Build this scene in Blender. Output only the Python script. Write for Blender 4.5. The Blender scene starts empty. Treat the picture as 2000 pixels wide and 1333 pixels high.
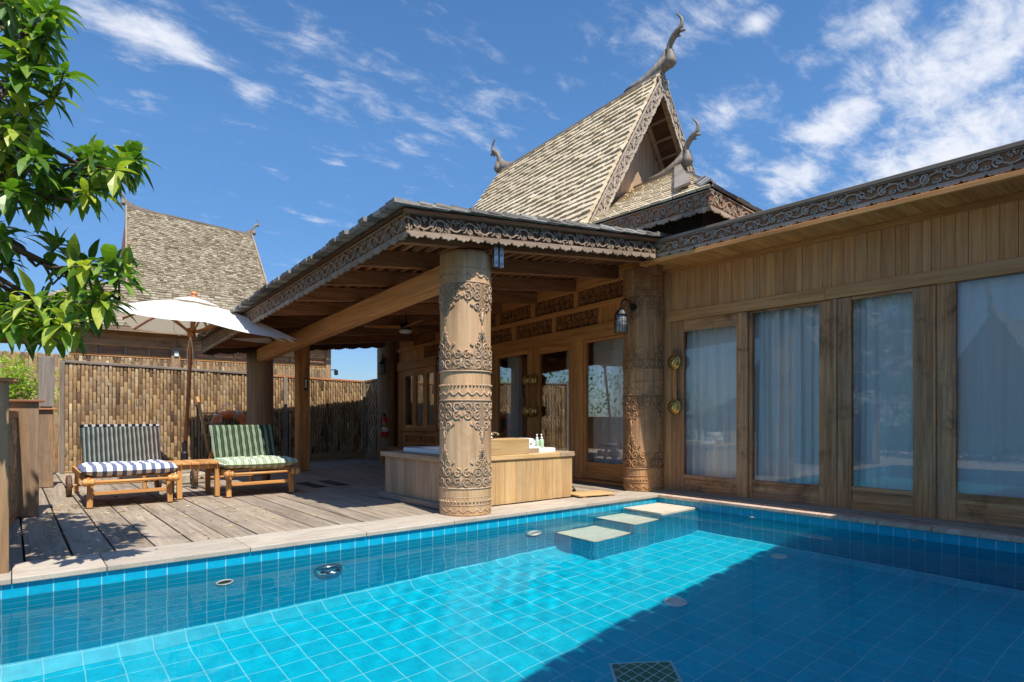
import bpy, bmesh, math, random
from mathutils import Vector, Matrix
RAD = math.radians
PI = math.pi
rng = random.Random(11)
sc = bpy.context.scene
COL = sc.collection
V = Vector

# ------------------------------------------------------------------ mesh builder
class MB:
    def __init__(s):
        s.v = []; s.f = []; s.r = []; s.i = []
    def add(s, vs, fs, r=None):
        b = len(s.v); s.i.append((b, len(s.f)))
        s.v.extend([tuple(p) for p in vs])
        r = rng.random() if r is None else r
        for f in fs:
            s.f.append(tuple(b + i for i in f)); s.r.append(r)
    def box(s, a, b, r=None, M=None):
        x0, y0, z0 = [min(p, q) for p, q in zip(a, b)]
        x1, y1, z1 = [max(p, q) for p, q in zip(a, b)]
        vs = [V(p) for p in ((x0,y0,z0),(x1,y0,z0),(x1,y1,z0),(x0,y1,z0),(x0,y0,z1),(x1,y0,z1),(x1,y1,z1),(x0,y1,z1))]
        if M is not None: vs = [M @ p for p in vs]
        s.add(vs, [(3,2,1,0),(4,5,6,7),(0,1,5,4),(1,2,6,5),(2,3,7,6),(3,0,4,7)], r)
    def beam(s, p, q, w, h, up=(0,0,1), r=None):
        p = V(p); q = V(q); d = (q - p).normalized(); up = V(up)
        sd = d.cross(up).normalized(); u = sd.cross(d).normalized()
        vs = []
        for c in (p, q):
            for a, b in ((-1,-1),(1,-1),(1,1),(-1,1)):
                vs.append(c + sd*(a*w/2) + u*(b*h/2))
        s.add(vs, [(3,2,1,0),(4,5,6,7),(0,1,5,4),(1,2,6,5),(2,3,7,6),(3,0,4,7)], r)
    def tube(s, pts, rad, n=6, r=None, cap=True, flat=None):
        pts = [V(p) for p in pts]; k = len(pts)
        rads = rad if isinstance(rad, (list, tuple)) else [rad]*k
        vs = []; ref = None
        for i in range(k):
            d = (pts[min(i+1,k-1)] - pts[max(i-1,0)])
            if d.length < 1e-9: d = V((0,0,1))
            d.normalize()
            if flat is not None: ref = V(flat)
            elif ref is None: ref = V((0,0,1)) if abs(d.z) < .9 else V((1,0,0))
            a = d.cross(ref)
            if a.length < 1e-6: a = d.cross(V((1,0.3,0)))
            a.normalize(); b = a.cross(d).normalized(); ref = b if flat is None else ref
            for j in range(n):
                t = 2*PI*(j+.5)/n
                vs.append(pts[i] + (a*math.cos(t) + b*math.sin(t))*rads[i])
        fs = []
        for i in range(k-1):
            for j in range(n):
                fs.append((i*n+j, i*n+(j+1)%n, (i+1)*n+(j+1)%n, (i+1)*n+j))
        if cap:
            fs.append(tuple(reversed(range(n)))); fs.append(tuple(range((k-1)*n, k*n)))
        s.add(vs, fs, r)
    def lathe(s, prof, c, n=20, r=None, M=None):
        vs = []; fs = []; k = len(prof); c = V(c)
        for (rad, z) in prof:
            for j in range(n):
                t = 2*PI*j/n
                p = V((rad*math.cos(t), rad*math.sin(t), z))
                if M is not None: p = M @ p
                vs.append(c + p)
        for i in range(k-1):
            for j in range(n):
                fs.append((i*n+j, i*n+(j+1)%n, (i+1)*n+(j+1)%n, (i+1)*n+j))
        fs.append(tuple(reversed(range(n)))); fs.append(tuple(range((k-1)*n, k*n)))
        s.add(vs, fs, r)
    def prism(s, poly, f, t0, t1, r=None):          # poly of (u, v); f(u, v, t) -> point
        n = len(poly)
        vs = [f(u, w, t0) for u, w in poly] + [f(u, w, t1) for u, w in poly]
        fs = [tuple(reversed(range(n))), tuple(range(n, 2*n))]
        for i in range(n):
            fs.append((i, (i+1)%n, n+(i+1)%n, n+i))
        s.add(vs, fs, r)
    def grid(s, f, nu, nv, r=None):
        vs = [f(i/nu, j/nv) for j in range(nv+1) for i in range(nu+1)]
        fs = [(j*(nu+1)+i, j*(nu+1)+i+1, (j+1)*(nu+1)+i+1, (j+1)*(nu+1)+i) for j in range(nv) for i in range(nu)]
        s.add(vs, fs, r)
    def map(s, f):
        s.v = [tuple(f(V(p))) for p in s.v]; return s
    def parts(s, name, m, parent, **kw):            # one object per added piece
        out = []
        for k, (v0, f0) in enumerate(s.i):
            v1, f1 = s.i[k+1] if k+1 < len(s.i) else (len(s.v), len(s.f))
            q = MB(); q.v = s.v[v0:v1]; q.f = [tuple(i-v0 for i in f) for f in s.f[f0:f1]]; q.r = s.r[f0:f1]
            out.append(q.build(name, m, parent, **kw))
        return out
    def build(s, name, m, parent=None, smooth=False, bevel=0, loc=None, recalc=True):
        org = V(loc) if loc is not None else (ORG.get(parent, V((0,0,0))) if parent else V((0,0,0)))
        me = bpy.data.meshes.new(name)
        me.from_pydata([(p[0]-org.x, p[1]-org.y, p[2]-org.z) for p in s.v], [], s.f)
        if recalc:
            bm = bmesh.new(); bm.from_mesh(me)
            bmesh.ops.recalc_face_normals(bm, faces=bm.faces); bm.to_mesh(me); bm.free()
        at = me.attributes.new('vary', 'FLOAT', 'FACE'); at.data.foreach_set('value', s.r)
        if smooth: me.polygons.foreach_set('use_smooth', [True]*len(me.polygons))
        me.materials.append(m); me.update()
        o = bpy.data.objects.new(name, me); COL.objects.link(o)
        if parent: o.parent = parent; ORG[o] = org
        elif loc is not None: o.location = org; ORG[o] = org
        else: ORG[o] = org
        if bevel:
            b = o.modifiers.new('edge', 'BEVEL'); b.width = bevel; b.segments = 2; b.limit_method = 'ANGLE'; b.angle_limit = RAD(40)
        return o
ORG = {}

def tag(o, label, cat, group=None):
    o['label'] = label; o['category'] = cat
    if group: o['group'] = group
    return o
def thing(name, label, cat, loc=(0,0,0), group=None):
    o = bpy.data.objects.new(name, None); COL.objects.link(o); o.location = loc; o.empty_display_size = .1
    ORG[o] = V(loc)
    return tag(o, label, cat, group)
def struct(o): o['kind'] = 'structure'; return o
def stuff(o, label=None, cat=None):
    o['kind'] = 'stuff'
    if label: o['label'] = label; o['category'] = cat
    return o
def copy_tree(o, parent=None):
    c = o.copy(); COL.objects.link(c); c.parent = parent
    for ch in [k for k in bpy.data.objects if k.parent == o]: copy_tree(ch, c)
    return c

# ------------------------------------------------------------------ materials
class NT:
    def __init__(s, name):
        s.m = bpy.data.materials.new(name); s.m.use_nodes = True
        s.t = s.m.node_tree; s.N = s.t.nodes; s.L = s.t.links
        s.b = s.N['Principled BSDF']; s.out = s.N['Material Output']
    def n(s, ty, ins=None, **kw):
        nd = s.N.new(ty)
        for k, v in kw.items(): setattr(nd, k, v)
        if ins:
            for k, v in ins.items():
                if hasattr(v, 'is_linked') or isinstance(v, bpy.types.NodeSocket): s.L.new(v, nd.inputs[k])
                else: nd.inputs[k].default_value = v
        return nd
    def math(s, op, a, b=None, clamp=False):
        nd = s.N.new('ShaderNodeMath'); nd.operation = op; nd.use_clamp = clamp
        for i, x in enumerate((a, b)):
            if x is None: continue
            if isinstance(x, bpy.types.NodeSocket): s.L.new(x, nd.inputs[i])
            else: nd.inputs[i].default_value = x
        return nd.outputs[0]
    def ramp(s, fac, stops):
        nd = s.N.new('ShaderNodeValToRGB'); cr = nd.color_ramp
        while len(cr.elements) < len(stops): cr.elements.new(.5)
        for e, (p, c) in zip(cr.elements, stops): e.position = p; e.color = (*c, 1)
        s.L.new(fac, nd.inputs[0]); return nd.outputs[0]
    def mix(s, f, a, b, bt='MIX'):
        nd = s.N.new('ShaderNodeMix'); nd.data_type = 'RGBA'; nd.blend_type = bt
        for i, x in ((0, f), (6, a), (7, b)):
            if isinstance(x, bpy.types.NodeSocket): s.L.new(x, nd.inputs[i])
            elif isinstance(x, (int, float)): nd.inputs[i].default_value = x
            else: nd.inputs[i].default_value = (*x, 1)
        return nd.outputs[2]
    def set(s, k, v):
        if isinstance(v, bpy.types.NodeSocket): s.L.new(v, s.b.inputs[k])
        elif isinstance(v, tuple) and len(v) == 3: s.b.inputs[k].default_value = (*v, 1)
        else: s.b.inputs[k].default_value = v
    def coord(s): return s.n('ShaderNodeTexCoord').outputs['Object']
    def vary(s):
        a = s.N.new('ShaderNodeAttribute'); a.attribute_name = 'vary'; return a.outputs['Fac']
    def noise(s, vec, scale, detail=4, rough=.55, dist=0.):
        return s.n('ShaderNodeTexNoise', {'Vector': vec, 'Scale': scale, 'Detail': detail, 'Roughness': rough, 'Distortion': dist}).outputs['Fac']
    def mapping(s, vec, scale=(1,1,1), loc=(0,0,0), rot=(0,0,0)):
        return s.n('ShaderNodeMapping', {'Vector': vec, 'Scale': scale, 'Location': loc, 'Rotation': rot}).outputs[0]
    def bump(s, h, strength=.3, dist=.01):
        return s.n('ShaderNodeBump', {'Height': h, 'Strength': strength, 'Distance': dist}).outputs[0]

def plain(name, col, rough=.5, metal=0., spec=.5, noise=0., nscale=30):
    t = NT(name); t.set('Roughness', rough); t.set('Metallic', metal); t.set('Specular IOR Level', spec)
    if noise:
        f = t.noise(t.coord(), nscale, 4)
        lo = tuple(c*(1-noise) for c in col); hi = tuple(min(1, c*(1+noise)) for c in col)
        t.set('Base Color', t.ramp(f, [(.3, lo), (.7, hi)]))
    else: t.set('Base Color', col)
    return t.m

_w = {}
def wood(axis, dark, mid, light, key='', grey=0., greycol=(.30,.27,.23), rough=.62, bump=.25, vary=.5, scale=1., stain=0., staincol=(.05,.04,.035), warm=(1.,1.,1.)):
    """wood whose grain runs along `axis`; per-piece tone from the face attribute 'vary'"""
    t = NT('wood_' + key + '_' + axis)
    co = t.coord(); va = t.vary()
    off = t.n('ShaderNodeCombineXYZ', {'X': t.math('MULTIPLY', va, 7.3), 'Y': t.math('MULTIPLY', va, 3.1), 'Z': t.math('MULTIPLY', va, 5.7)}).outputs[0]
    p = t.n('ShaderNodeVectorMath', {0: co, 1: off}, operation='ADD').outputs[0]
    al, ac = .9*scale, 22.*scale
    s3 = {'X': (al,ac,ac), 'Y': (ac,al,ac), 'Z': (ac,ac,al)}[axis]
    g = t.noise(t.mapping(p, s3), 1.6, 7, .62, .7)
    s4 = tuple(x*3.3 for x in s3)
    g2 = t.noise(t.mapping(p, s4), 2., 4, .7, .2)
    s6 = {'X': (.35,5,5), 'Y': (5,.35,5), 'Z': (5,5,.35)}[axis]
    g3 = t.noise(t.mapping(p, s6), 1.5, 5, .65, 1.2)
    gg = t.math('ADD', t.math('ADD', t.math('MULTIPLY', g, .46), t.math('MULTIPLY', g2, .20)), t.math('MULTIPLY', g3, .34))
    hue = lambda q: (min(.95, q[0]*warm[0]), q[1]*warm[1], q[2]*warm[2])
    c = t.ramp(gg, [(.36, hue(dark)), (.5, hue(mid)), (.64, hue(light))])
    br = t.math('ADD', t.math('MULTIPLY', va, vary), 1-vary/2)
    c = t.mix(1., c, t.n('ShaderNodeCombineColor', {0: br, 1: br, 2: br}).outputs[0], 'MULTIPLY')
    if grey:
        s5 = {'X': (.5,2.4,2.4), 'Y': (2.4,.5,2.4), 'Z': (2.4,2.4,.5)}[axis]
        m = t.noise(t.mapping(p, s5), 1.7, 6, .7)
        m = t.math('MULTIPLY', t.n('ShaderNodeMapRange', {0: m, 1: .5-grey*.45, 2: .72-grey*.3}).outputs[0], min(1, grey+.25))
        gc = t.mix(.45, greycol, t.mix(1., c, (.75,.72,.7), 'MULTIPLY'))
        c = t.mix(m, c, gc)
    if stain:
        m = t.noise(co, 1.9, 7, .75, .3)
        m = t.n('ShaderNodeMapRange', {0: m, 1: .52, 2: .69}).outputs[0]
        c = t.mix(t.math('MULTIPLY', m, stain), c, staincol)
    t.set('Base Color', c); t.set('Roughness', rough); t.set('Specular IOR Level', .35)
    t.set('Normal', t.bump(gg, bump, .006))
    return t.m
def W(key, axis):
    k = (key, axis)
    if k not in _w:
        P = dict(
          teak  = ((.20,.085,.03),(.44,.205,.07),(.62,.335,.135), dict(warm=(1.1,.93,.80), grey=.10, greycol=(.40,.31,.22), vary=.45)),
          honey = ((.30,.135,.042),(.58,.295,.10),(.72,.42,.17), dict(warm=(1.1,.93,.80), vary=.32)),
          trim  = ((.34,.17,.065),(.56,.30,.12),(.68,.405,.18), dict(warm=(1.08,.95,.84), grey=.12, greycol=(.48,.38,.28), vary=.2)),
          worn  = ((.17,.08,.032),(.44,.23,.098),(.68,.42,.21), dict(warm=(1.1,.93,.80), grey=.26, greycol=(.42,.34,.26), vary=.35, stain=.85, staincol=(.07,.036,.02), rough=.7)),
          tub   = ((.36,.20,.075),(.53,.335,.145),(.64,.44,.22), dict(vary=.25, grey=.08, greycol=(.55,.46,.34), stain=.25, staincol=(.30,.17,.08))),
          tubold= ((.22,.12,.055),(.46,.29,.15),(.60,.42,.25), dict(vary=.4, grey=.42, greycol=(.42,.36,.29))),
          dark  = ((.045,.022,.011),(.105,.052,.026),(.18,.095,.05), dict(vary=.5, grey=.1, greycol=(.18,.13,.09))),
          raft  = ((.14,.066,.03),(.31,.155,.078),(.45,.25,.13), dict(warm=(1.1,.93,.80), vary=.4)),
          post  = ((.15,.08,.036),(.32,.18,.082),(.48,.30,.145), dict(warm=(1.,.98,.92), vary=.3, grey=.36, greycol=(.33,.28,.22), stain=.4)),
          grey  = ((.10,.075,.052),(.175,.137,.10),(.27,.22,.17), dict(vary=.3, grey=.3, greycol=(.44,.40,.36))),
          deck  = ((.105,.077,.052),(.262,.20,.138),(.44,.355,.262), dict(vary=.36, grey=.36, greycol=(.42,.37,.31), rough=.8, bump=.4, stain=.55, staincol=(.15,.12,.095))),
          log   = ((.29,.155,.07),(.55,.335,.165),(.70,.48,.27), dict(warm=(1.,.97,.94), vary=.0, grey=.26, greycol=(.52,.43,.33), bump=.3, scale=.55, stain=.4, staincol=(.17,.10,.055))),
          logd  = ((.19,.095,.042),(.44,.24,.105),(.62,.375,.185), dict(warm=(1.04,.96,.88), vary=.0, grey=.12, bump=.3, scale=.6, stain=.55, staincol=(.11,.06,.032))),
          lounge= ((.30,.12,.033),(.54,.265,.085),(.66,.36,.135), dict(vary=.3, rough=.45)),
          carve = ((.20,.155,.115),(.38,.305,.235),(.56,.475,.39), dict(vary=.4, grey=.25)),
          carved= ((.06,.042,.03),(.15,.105,.075),(.27,.20,.145), dict(vary=.4, grey=.2, greycol=(.26,.22,.18))),
          carvem= ((.14,.095,.06),(.29,.205,.135),(.43,.325,.23), dict(vary=.4, grey=.25, greycol=(.34,.29,.24))),
          carvew= ((.24,.14,.075),(.43,.27,.155),(.58,.41,.26), dict(vary=.4, grey=.3, greycol=(.48,.42,.34))),
          barge = ((.22,.17,.12),(.40,.325,.24),(.56,.475,.37), dict(vary=.4, grey=.3, greycol=(.46,.40,.33))),
          wingcarve= ((.20,.14,.09),(.38,.275,.19),(.54,.42,.31), dict(vary=.4, grey=.2, greycol=(.46,.38,.29))),
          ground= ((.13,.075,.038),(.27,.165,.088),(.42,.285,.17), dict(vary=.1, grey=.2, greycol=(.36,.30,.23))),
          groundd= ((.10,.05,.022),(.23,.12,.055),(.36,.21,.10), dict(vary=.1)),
          floor = ((.07,.04,.025),(.13,.08,.05),(.2,.13,.08), dict(vary=.3)),
        )[key]
        _w[k] = wood(axis, P[0], P[1], P[2], key=key, **P[3])
    return _w[k]

def shingle_mat(key, cols, moss=.2):
    t = NT('shingle_' + key); va = t.vary(); co = t.coord()
    c = t.ramp(va, [(0., cols[0]), (.25, cols[1]), (.75, cols[2]), (1., cols[3])])
    g = t.noise(co, 26, 6, .75, .4)
    c = t.mix(1., c, t.ramp(g, [(.25, (.62,.6,.58)), (.75, (1.15,1.13,1.1))]), 'MULTIPLY')
    m = t.n('ShaderNodeMapRange', {0: t.noise(co, .9, 5, .7), 1: .5, 2: .75}).outputs[0]
    c = t.mix(t.math('MULTIPLY', m, moss), c, (.16,.13,.09))
    t.set('Base Color', c); t.set('Roughness', .85); t.set('Specular IOR Level', .2)
    t.set('Normal', t.bump(g, .3, .01))
    return t.m
M_SH_STRAW = shingle_mat('straw', [(.54,.44,.295),(.66,.55,.38),(.72,.61,.43),(.78,.68,.50)], .15)
M_SH_GREY = shingle_mat('grey', [(.10,.095,.09),(.18,.17,.155),(.28,.265,.245),(.42,.41,.385)], .2)
M_SH_OLD = shingle_mat('old', [(.14,.11,.07),(.24,.195,.13),(.32,.27,.19),(.41,.36,.27)], .35)
M_BAMBOO = None
def bamboo_mat():
    t = NT('bamboo_strip'); va = t.vary(); co = t.coord()
    c = t.ramp(va, [(0., (.08,.045,.02)), (.25, (.26,.155,.068)), (.55, (.47,.315,.15)), (.8, (.34,.255,.16)), (1., (.72,.56,.33))])
    g = t.noise(t.mapping(co, (60,60,5)), 2., 5, .7)
    c = t.mix(1., c, t.ramp(g, [(.25, (.5,.47,.44)), (.7, (1.15,1.12,1.08))]), 'MULTIPLY')
    m = t.n('ShaderNodeMapRange', {0: t.noise(co, 2.3, 7, .75), 1: .5, 2: .72}).outputs[0]
    c = t.mix(t.math('MULTIPLY', m, .8), c, (.12,.09,.065))
    t.set('Base Color', c); t.set('Roughness', .6); t.set('Normal', t.bump(g, .3, .006)); return t.m
M_BAMBOO = bamboo_mat()

def tile_mat(name, plane, pitch, c1, c2, grout, rough=.25, gw=.03, off=(0,0)):
    t = NT(name); co = t.coord()
    sx = t.n('ShaderNodeSeparateXYZ', {0: co})
    a, b = {'xy': (0,1), 'xz': (0,2), 'yz': (1,2)}[plane]
    uv = t.n('ShaderNodeCombineXYZ', {0: t.math('ADD', sx.outputs[a], off[0]), 1: t.math('ADD', sx.outputs[b], off[1])}).outputs[0]
    br = t.n('ShaderNodeTexBrick', {'Vector': uv, 'Color1': (*c1,1), 'Color2': (*c2,1), 'Mortar': (*grout,1), 'Scale': 1/pitch,
             'Mortar Size': gw, 'Mortar Smooth': .25, 'Bias': 0., 'Brick Width': 1., 'Row Height': 1.}, offset=0.)
    cl = t.noise(uv, 14, 6, .75)
    c = t.mix(1., br.outputs[0], t.ramp(cl, [(.3, (.72,.80,.84)), (.7, (1.12,1.08,1.05))]), 'MULTIPLY')
    t.set('Base Color', c); t.set('Roughness', rough)
    t.set('Normal', t.bump(t.math('SUBTRACT', 1., br.outputs['Fac']), .35, .004))
    return t.m
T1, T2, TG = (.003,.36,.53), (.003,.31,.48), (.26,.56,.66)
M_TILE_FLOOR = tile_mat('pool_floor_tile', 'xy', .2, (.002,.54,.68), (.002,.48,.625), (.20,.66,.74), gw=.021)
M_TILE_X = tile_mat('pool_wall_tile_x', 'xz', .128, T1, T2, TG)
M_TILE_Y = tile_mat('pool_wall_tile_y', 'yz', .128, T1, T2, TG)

def water_mat():
    t = NT('water'); t.N.remove(t.b)
    g = t.n('ShaderNodeBsdfRefraction', {'Color': (.92,.985,1.,1), 'Roughness': 0., 'IOR': 1.333})
    r = t.n('ShaderNodeBsdfGlossy', {'Color': (1,1,1,1), 'Roughness': 0.})
    f = t.math('MULTIPLY', t.n('ShaderNodeFresnel', {0: 1.333}).outputs[0], .27)      # the photo was shot through a polariser
    mx = t.n('ShaderNodeMixShader', {0: f, 1: g.outputs[0], 2: r.outputs[0]})
    t.L.new(mx.outputs[0], t.out.inputs[0]); return t.m
def glass_mat(name, tint=(.93,.96,.97), ior=1.5, boost=0.):
    t = NT(name); t.N.remove(t.b)
    tr = t.n('ShaderNodeBsdfTransparent', {0: (*tint,1)}); gl = t.n('ShaderNodeBsdfGlossy', {'Color': (1,1,1,1), 'Roughness': .0})
    f = t.n('ShaderNodeFresnel', {0: ior}).outputs[0]
    f = t.math('MULTIPLY', t.math('ADD', f, boost, True), .62)
    mx = t.n('ShaderNodeMixShader', {0: f, 1: tr.outputs[0], 2: gl.outputs[0]})
    t.L.new(mx.outputs[0], t.out.inputs[0]); return t.m
def curtain_mat():
    t = NT('curtain_cloth'); co = t.coord()
    wv = t.noise(t.mapping(co, (1,90,4)), 2, 3, .6)
    c = t.ramp(wv, [(.3, (.89,.86,.80)), (.7, (.96,.94,.89))])
    t.N.remove(t.b)
    d = t.n('ShaderNodeBsdfDiffuse', {0: c}); tl = t.n('ShaderNodeBsdfTranslucent', {0: c})
    mx = t.n('ShaderNodeMixShader', {0: .10, 1: d.outputs[0], 2: tl.outputs[0]}); t.L.new(mx.outputs[0], t.out.inputs[0]); return t.m
def leaf_mat(name, stops, trans=.35, rough=.38):
    t = NT(name); va = t.vary(); co = t.coord()
    c = t.ramp(va, stops)
    g = t.noise(co, 40, 4, .6)
    c = t.mix(1., c, t.ramp(g, [(.3, (.75,.75,.7)), (.7, (1.15,1.12,1.))]), 'MULTIPLY')
    t.set('Base Color', c); t.set('Roughness', rough); t.set('Specular IOR Level', .5)
    tl = t.n('ShaderNodeBsdfTranslucent', {0: t.mix(1., c, (1.3,1.5,.5), 'MULTIPLY')})
    mx = t.n('ShaderNodeMixShader', {0: trans, 1: t.b.outputs[0], 2: tl.outputs[0]}); t.L.new(mx.outputs[0], t.out.inputs[0]); return t.m
def stone_mat(name, lo, mid, hi, joint=None):
    t = NT(name); co = t.coord()
    n1 = t.noise(t.mapping(co, (1.2,4.,4.)), 2.2, 7, .65, .8); n2 = t.noise(co, 45, 5, .7); va = t.vary()
    c = t.ramp(n1, [(.28, lo), (.5, mid), (.72, hi)])
    c = t.mix(1., c, t.ramp(n2, [(.3, (.84,.83,.82)), (.7, (1.06,1.05,1.04))]), 'MULTIPLY')
    br = t.math('ADD', t.math('MULTIPLY', va, .18), .91)
    c = t.mix(1., c, t.n('ShaderNodeCombineColor', {0: br, 1: br, 2: t.math('MULTIPLY', br, .99)}).outputs[0], 'MULTIPLY')
    t.set('Base Color', c); t.set('Roughness', .75); t.set('Normal', t.bump(n2, .2, .004)); return t.m
def stripe_mat(name, fn):
    t = NT(name); t.set('Roughness', .9); t.set('Specular IOR Level', .15)
    t.set('Base Color', fn(t)); t.set('Normal', t.bump(t.noise(t.coord(), 300, 2), .25, .002)); return t.m
M_WATER = water_mat()
M_GLASS = glass_mat('window_glass', (.988,.994,.998), 1.5, .02)
M_GLASS2 = glass_mat('door_glass', (.99,.995,.995), 1.5, .01)
M_CURTAIN = curtain_mat()
M_LEAF = leaf_mat('mango_leaf', [(0., (.05,.115,.014)), (.45, (.10,.21,.024)), (.8, (.19,.32,.036)), (1., (.44,.48,.07))])
M_BUSH = leaf_mat('bush_leaf', [(0., (.16,.27,.02)), (.6, (.34,.48,.04)), (1., (.52,.60,.08))])
M_PALM = leaf_mat('palm_leaf', [(0., (.03,.07,.01)), (1., (.16,.22,.03))])
M_BARK = plain('bark', (.11,.075,.05), .9, noise=.5, nscale=14)
M_COPING = stone_mat('coping_stone', (.33,.275,.22), (.435,.375,.305), (.505,.45,.375))
M_COPING_R = stone_mat('coping_stone_red', (.42,.24,.16), (.56,.40,.30), (.66,.55,.46))
M_PAD = stone_mat('pad_stone', (.44,.39,.30), (.54,.49,.39), (.62,.57,.47))
M_GROUND = plain('ground_soil', (.14,.12,.08), .95, noise=.4, nscale=3)
M_WHITE = plain('white_acrylic', (.82,.82,.80), .22)
M_TOWEL = plain('white_towel', (.84,.84,.83), .95, spec=.1)
M_BRASS = plain('brass', (.55,.36,.12), .32, 1., noise=.25, nscale=60)
M_CHROME = plain('chrome', (.62,.62,.62), .18, 1.)
M_STEEL = plain('galvanised_steel', (.45,.46,.47), .38, .9, noise=.25, nscale=40)
M_BLACK = plain('black_iron', (.012,.012,.013), .45)
M_RED = plain('red_paint', (.55,.02,.02), .3)
M_ORANGE = plain('orange_foam', (.80,.20,.055), .55, noise=.15, nscale=9)
M_ROPE = plain('pale_rope', (.62,.58,.50), .9)
M_CONCRETE = plain('concrete', (.36,.32,.25), .9, noise=.3, nscale=14)
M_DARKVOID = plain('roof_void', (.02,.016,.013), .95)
M_PLASTIC = plain('cream_plastic', (.72,.70,.62), .4)
M_SOAP = plain('green_soap', (.42,.55,.36), .25)
M_LAMPGLASS = plain('lamp_glass', (.35,.37,.38), .2)
M_DRAIN = tile_mat('drain_grille', 'xy', .064, (.07,.20,.12), (.085,.23,.14), (.50,.66,.62), gw=.06)

# ------------------------------------------------------------------ pattern helpers
def shingles(mb, A, B, C, D, rows, wid, t=.022, over=1.5, jit=.25, flare=0., ragged=.16):
    """A-B eave edge, D-C ridge edge; overlapping slabs laid row by row"""
    A, B, C, D = V(A), V(B), V(C), V(D)
    n = (B-A).cross(D-A).normalized()
    if n.z < 0: n = -n
    def P(u, v): 
        w = v*v*flare + v*(1-flare) if flare else v
        q = A.lerp(B, u).lerp(D.lerp(C, u), v)
        if flare: q = q + V((0,0,-1))*(flare*math.sin(PI*v))
        return q
    for i in range(rows-1, -1, -1):
        v0 = i/rows; v1 = min(1., (i+over)/rows)
        L = (P(1, v0)-P(0, v0)).length
        k = max(1, int(L/wid)); o = rng.random()
        edges = [0.]+[min(1, max(0, (j+o+rng.uniform(-jit, jit)*.6)/k)) for j in range(k)]+[1.]
        for e0, e1 in zip(edges[:-1], edges[1:]):
            if e1-e0 < .1/k: continue
            g = .006/max(L, .1)
            u0 = e0+g; u1 = e1-g
            dv = rng.uniform(-ragged, ragged)/rows
            vb = max(0., v0+dv) if i else v0-rng.uniform(0, .25)/rows
            th = t*rng.uniform(.88, 1.14)
            a, b, c, d = P(u0, vb), P(u1, vb+rng.uniform(-.03,.03)/rows), P(u1, v1), P(u0, v1)
            lift = n*(th*1.15); hi = n*(th*2.1)
            mb.add([a+lift*.55, b+lift*.55, c+n*.002, d+n*.002, a+hi, b+hi, c+n*(.002+th*.8), d+n*(.002+th*.8)],
                   [(3,2,1,0),(4,5,6,7),(0,1,5,4),(1,2,6,5),(2,3,7,6),(3,0,4,7)])

def spiral(cx, cy, r0, r1, a0, turns, sgn=1, n=15):
    return [(cx+(r0+(r1-r0)*k/n)*math.cos(a0+sgn*turns*2*PI*k/n), cy+(r0+(r1-r0)*k/n)*math.sin(a0+sgn*turns*2*PI*k/n)) for k in range(n+1)]
def vine(L, h, unit=None, seed=0):
    """running vine scroll as 2-D polylines in a strip of length L and height h"""
    rr = random.Random(seed); unit = unit or h*1.25
    n = max(1, round(L/unit)); unit = L/n; out = []
    stem = [(L*k/(n*8), h*.5+h*.30*math.cos(PI*k/8)) for k in range(n*8+1)]
    out.append((stem, 1.))
    for i in range(n):
        for q in range(3): bx, by = (i+rr.random())*unit, h*rr.choice((.12,.2,.8,.88)); out.append((spiral(bx, by, h*.11, h*.03, rr.uniform(0,6), .9, rr.choice((-1,1)), 6), .75))
        cx = (i+.5)*unit; up = 1 if i % 2 else -1
        cx += rr.uniform(-.04, .04)*unit
        cy = h*.5 - 0*up
        r = min(unit*.36, h*.34)
        out.append((spiral(cx, cy, r, r*.18, PI*.5*up, 1.45, 1 if up > 0 else -1), .95))
        out.append((spiral(cx, cy, r*.34, r*.08, 0, .9, -1, 7), .8))
        for q in (-1, 1):       # leaf hooks in the bays
            bx = cx+q*unit*.42; by = h*.5-up*q*h*.26
            out.append((spiral(bx, by, r*.40, r*.08, PI*(.2+.6*rr.random()), .8, q, 8), .8))
            out.append(([(bx, by), (bx+q*unit*.10, by+up*h*.10), (bx+q*unit*.03, by+up*h*.2)], .9))
    return out
def strip_map(p0, p1, up, nrm):
    p0, p1, up, nrm = V(p0), V(p1), V(up).normalized(), V(nrm).normalized(); d = (p1-p0).normalized()
    return (lambda u, w, t=0.: p0+d*u+up*w+nrm*t), (p1-p0).length
def frieze(mb_c, mb_b, p0, p1, h, nrm, unit=None, rad=.0085, tooth=.045, drop=.035, back=.012, seed=1, up=(0,0,1), dirup=None):
    """pierced carved board: backing into mb_b, vine and scalloped edge into mb_c; p0-p1 is the TOP line"""
    nrm = V(nrm).normalized(); d = (V(p1)-V(p0)).normalized()
    upv = V(up); upv = (upv-d*upv.dot(d)).normalized()
    f, L = strip_map(V(p0)-upv*h, V(p1)-upv*h, upv, nrm)
    for pl, s in vine(L, h*.86, unit, seed):
        mb_c.tube([f(min(L, max(0, u)), w+h*.10, .004) for u, w in pl], rad*s, 4, cap=True)
    mb_c.prism([(0, h*.94), (L, h*.94), (L, h), (0, h)], f, -back, .012)
    big = unit or h*1.25; nb = max(1, round(L/big)); m = max(6, round(big/tooth/2)*2)
    for i in range(nb):
        poly = []; a = L*i/nb; b = L*(i+1)/nb
        for k in range(m+1):
            x = a+(b-a)*k/m
            poly.append((x, -drop*math.sin(PI*k/m)*.75 - (drop*.45 if k % 2 else 0)))
        poly += [(b, h*.13), (a, h*.13)]
        mb_c.prism(list(reversed(poly)), f, -back, .008+.002*(i % 2))
    if mb_b is not None:
        mb_b.prism([(0, h*.1), (L, h*.1), (L, h*.985), (0, h*.985)], f, -back-.014, -back+.002)

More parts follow.
